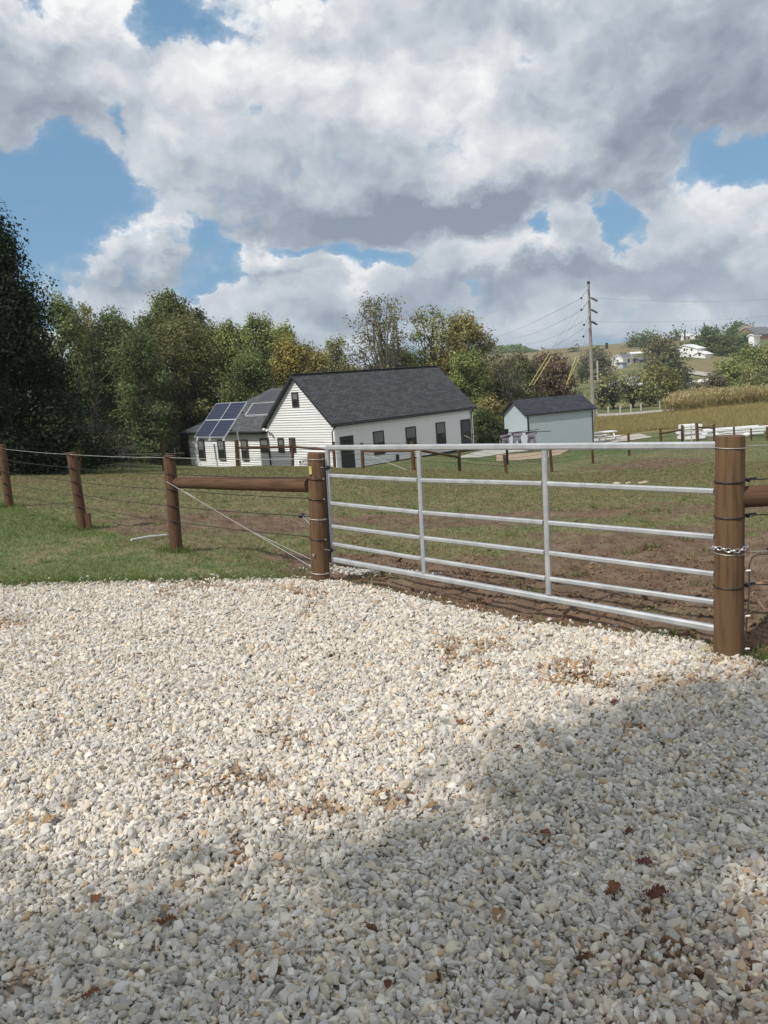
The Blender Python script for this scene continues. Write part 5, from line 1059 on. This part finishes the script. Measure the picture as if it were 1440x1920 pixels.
def noise(Pv, s, det=10, rg=.58, dist=.0, off=0.):
    m = n.new('ShaderNodeTexNoise'); m.inputs['Scale'].default_value = s; m.inputs['Detail'].default_value = det; m.inputs['Roughness'].default_value = rg; m.inputs['Distortion'].default_value = dist
    l.new(vm('ADD', Pv, (off, off*.7, off*1.3)), m.inputs['Vector']); return m.outputs['Fac']
# flatten the noise towards the horizon: cloud rows get thinner with distance
st_ = vm('MULTIPLY', P0_, (1., 1.35, 1.))
warp_n = n.new('ShaderNodeTexNoise'); warp_n.inputs['Scale'].default_value = 6.; warp_n.inputs['Detail'].default_value = 8; warp_n.inputs['Roughness'].default_value = .62; l.new(st_, warp_n.inputs['Vector'])
wv = vm('SCALE', vm('SUBTRACT', warp_n.outputs['Color'], (.5,.5,.5)), None, .10)
def cover(dx, dy):
    Pv = vm('ADD', P0_, (dx, dy, 0)); Pw = vm('ADD', vm('MULTIPLY', Pv, (1.,1.25,1.)), wv)
    big = noise(Pw, 7., 8, .55, 0., .3)
    v = n.new('ShaderNodeTexVoronoi'); v.feature = 'F1'; v.inputs['Scale'].default_value = 15.; v.inputs['Detail'].default_value = 3; v.inputs['Roughness'].default_value = .55; l.new(Pw, v.inputs['Vector'])
    return mth('ADD', mth('MULTIPLY', mth('SUBTRACT', big, .5), 1.9), mth('MULTIPLY', mth('SUBTRACT', .42, v.outputs['Distance']), .62))
n0_ = cover(0, 0); n1_ = cover(-.013, .028)
Pb = vm('ADD', P0_, vm('SCALE', wv, None, 1.9))
gs, gv = None, None
for x, y, rx, ry, wt in CL:
    a, e_ = azel(x, y); d = vm('MULTIPLY', vm('SUBTRACT', Pb, (a, e_, 0)), (F/rx, F/ry, 0)); q = vm('DOT_PRODUCT', d, d)
    g = mth('MULTIPLY', mth('EXPONENT', mth('MULTIPLY', q, -1.)), wt); dy = vm('DOT_PRODUCT', d, (-.35, 1., 0.)); k = mth('MULTIPLY', g, dy)
    gs = g if gs is None else mth('ADD', gs, g); gv = k if gv is None else mth('ADD', gv, k)
vv = mth('DIVIDE', gv, mth('ADD', gs, .12))
hw = vm('LENGTH', vm('SUBTRACT', P0_, (0.,.25,0.))); base = mth('MULTIPLY', mth('SUBTRACT', hw, .62, None, True), 2.)
pos = mth('MINIMUM', gs, .95)
hole = mth('SUBTRACT', 1., blobs(Pb, NG), None, True); cov = mth('ADD', mth('MULTIPLY_ADD', pos, hole, mth('MULTIPLY', n0_, .62)), base)
al = n.new('ShaderNodeMapRange'); al.interpolation_type = 'SMOOTHSTEP'; al.inputs[1].default_value = .16; al.inputs[2].default_value = .50; l.new(cov, al.inputs[0])
veil = n.new('ShaderNodeMapRange'); veil.interpolation_type = 'SMOOTHSTEP'; veil.inputs[1].default_value = -.1; veil.inputs[2].default_value = .5; veil.inputs[4].default_value = .35; l.new(cov, veil.inputs[0])
alp = mth('MAXIMUM', al.outputs[0], veil.outputs[0])
thick = mth('DIVIDE', mth('SUBTRACT', cov, .35), .9, None, True)
rel = mth('MULTIPLY', mth('SUBTRACT', n0_, n1_), mth('MULTIPLY_ADD', thick, -.25, .62))
sh_ = mth('ADD', mth('ADD', rel, .60), mth('MULTIPLY', vv, .34))
sh_ = mth('ADD', sh_, mth('MULTIPLY', mth('SUBTRACT', 1., mth('MULTIPLY', thick, 2.2), None, True), .20))
sh_ = mth('SUBTRACT', sh_, mth('MULTIPLY', blobs(Pb, DKB), .50)); sh_ = mth('ADD', sh_, mth('MULTIPLY', blobs(Pb, WH), .32), None, True)
cr = n.new('ShaderNodeValToRGB'); e_ = cr.color_ramp.elements; e_[0].position = 0.; e_[0].color = (2.7,3.1,3.8,1); e_[1].position = 1.; e_[1].color = (9.6,9.6,9.6,1)
q = cr.color_ramp.elements.new(.35); q.color = (4.3,4.85,5.6,1); q = cr.color_ramp.elements.new(.65); q.color = (6.5,6.85,7.3,1)
l.new(sh_, cr.inputs[0])
# air colour near the horizon
hz = n.new('ShaderNodeMapRange'); hz.inputs[1].default_value = .22; hz.inputs[2].default_value = 0.; hz.inputs[3].default_value = 0.; hz.inputs[4].default_value = .42; l.new(eln, hz.inputs[0])
mh = n.new('ShaderNodeMix'); mh.data_type = 'RGBA'; l.new(hz.outputs[0], mh.inputs[0]); l.new(cr.outputs[0], mh.inputs[6]); mh.inputs[7].default_value = (4.4,5.2,6.2,1)
sk = n.new('ShaderNodeMix'); sk.data_type = 'RGBA'; sk.inputs[0].default_value = .65; l.new(sky.outputs[0], sk.inputs[6]); sk.inputs[7].default_value = (1.8,3.85,6.1,1)
mx = n.new('ShaderNodeMix'); mx.data_type = 'RGBA'; l.new(alp, mx.inputs[0]); l.new(sk.outputs[2], mx.inputs[6]); l.new(mh.outputs[2], mx.inputs[7])
l.new(mx.outputs[2], bg.inputs['Color'])
w.cycles.sampling_method = 'MANUAL'; w.cycles.sample_map_resolution = 512
# ------------------------------------------------------------------ sun and camera
sd = bpy.data.lights.new('Sun', 'SUN'); sd.energy = 3.6; sd.angle = R(.53); sd.color = (1,.95,.87); so_ = bpy.data.objects.new('Sun', sd); COL.objects.link(so_)
so_.rotation_euler = Vector(SUN).to_track_quat('Z', 'Y').to_euler(); so_.location = (-20,-15,30)
cd = bpy.data.cameras.new('Camera'); cam = bpy.data.objects.new('Camera', cd); COL.objects.link(cam); sc.camera = cam
cd.sensor_fit = 'VERTICAL'; cd.sensor_height = 36; cd.sensor_width = 27; cd.lens = F/1920*36; cd.clip_end = 5000; cd.clip_start = .05
fw = Vector((0, math.cos(PIT), -math.sin(PIT))); rt = Vector((1,0,0)); u0 = Vector((0, math.sin(PIT), math.cos(PIT)))
cr_ = rt*math.cos(ROLL)-u0*math.sin(ROLL); cu = rt*math.sin(ROLL)+u0*math.cos(ROLL)
m4 = Matrix((cr_, cu, -fw)).transposed().to_4x4(); m4.translation = Vector((0,0,H)); cam.matrix_world = m4
sc.view_settings.view_transform = 'Standard'; sc.view_settings.look = 'None'; sc.view_settings.exposure = 0; sc.view_settings.gamma = 1
sc.cycles.max_bounces = 6; sc.cycles.diffuse_bounces = 3; sc.cycles.transparent_max_bounces = 4; sc.cycles.use_adaptive_sampling = True

# air between the near fence and the far hill
hzb = MB().box(-700, 700, -60, 620, float(TZ[rr < 640].min())-1.5, 55)
hm = bpy.data.materials.new('haze_air'); hm.use_nodes = True; hn, hl = nm(hm); hn.remove(hn['Principled BSDF']); pv = hn.new('ShaderNodeVolumePrincipled'); pv.inputs['Density'].default_value = .0003; pv.inputs['Color'].default_value = (.86,.92,1,1); pv.inputs['Anisotropy'].default_value = .3
hl.new(pv.outputs[0], hn['Material Output'].inputs['Volume'])
if HAZE: tag(hzb.build('haze', hm), 'thin pale air over the valley', 'haze', kind='stuff')
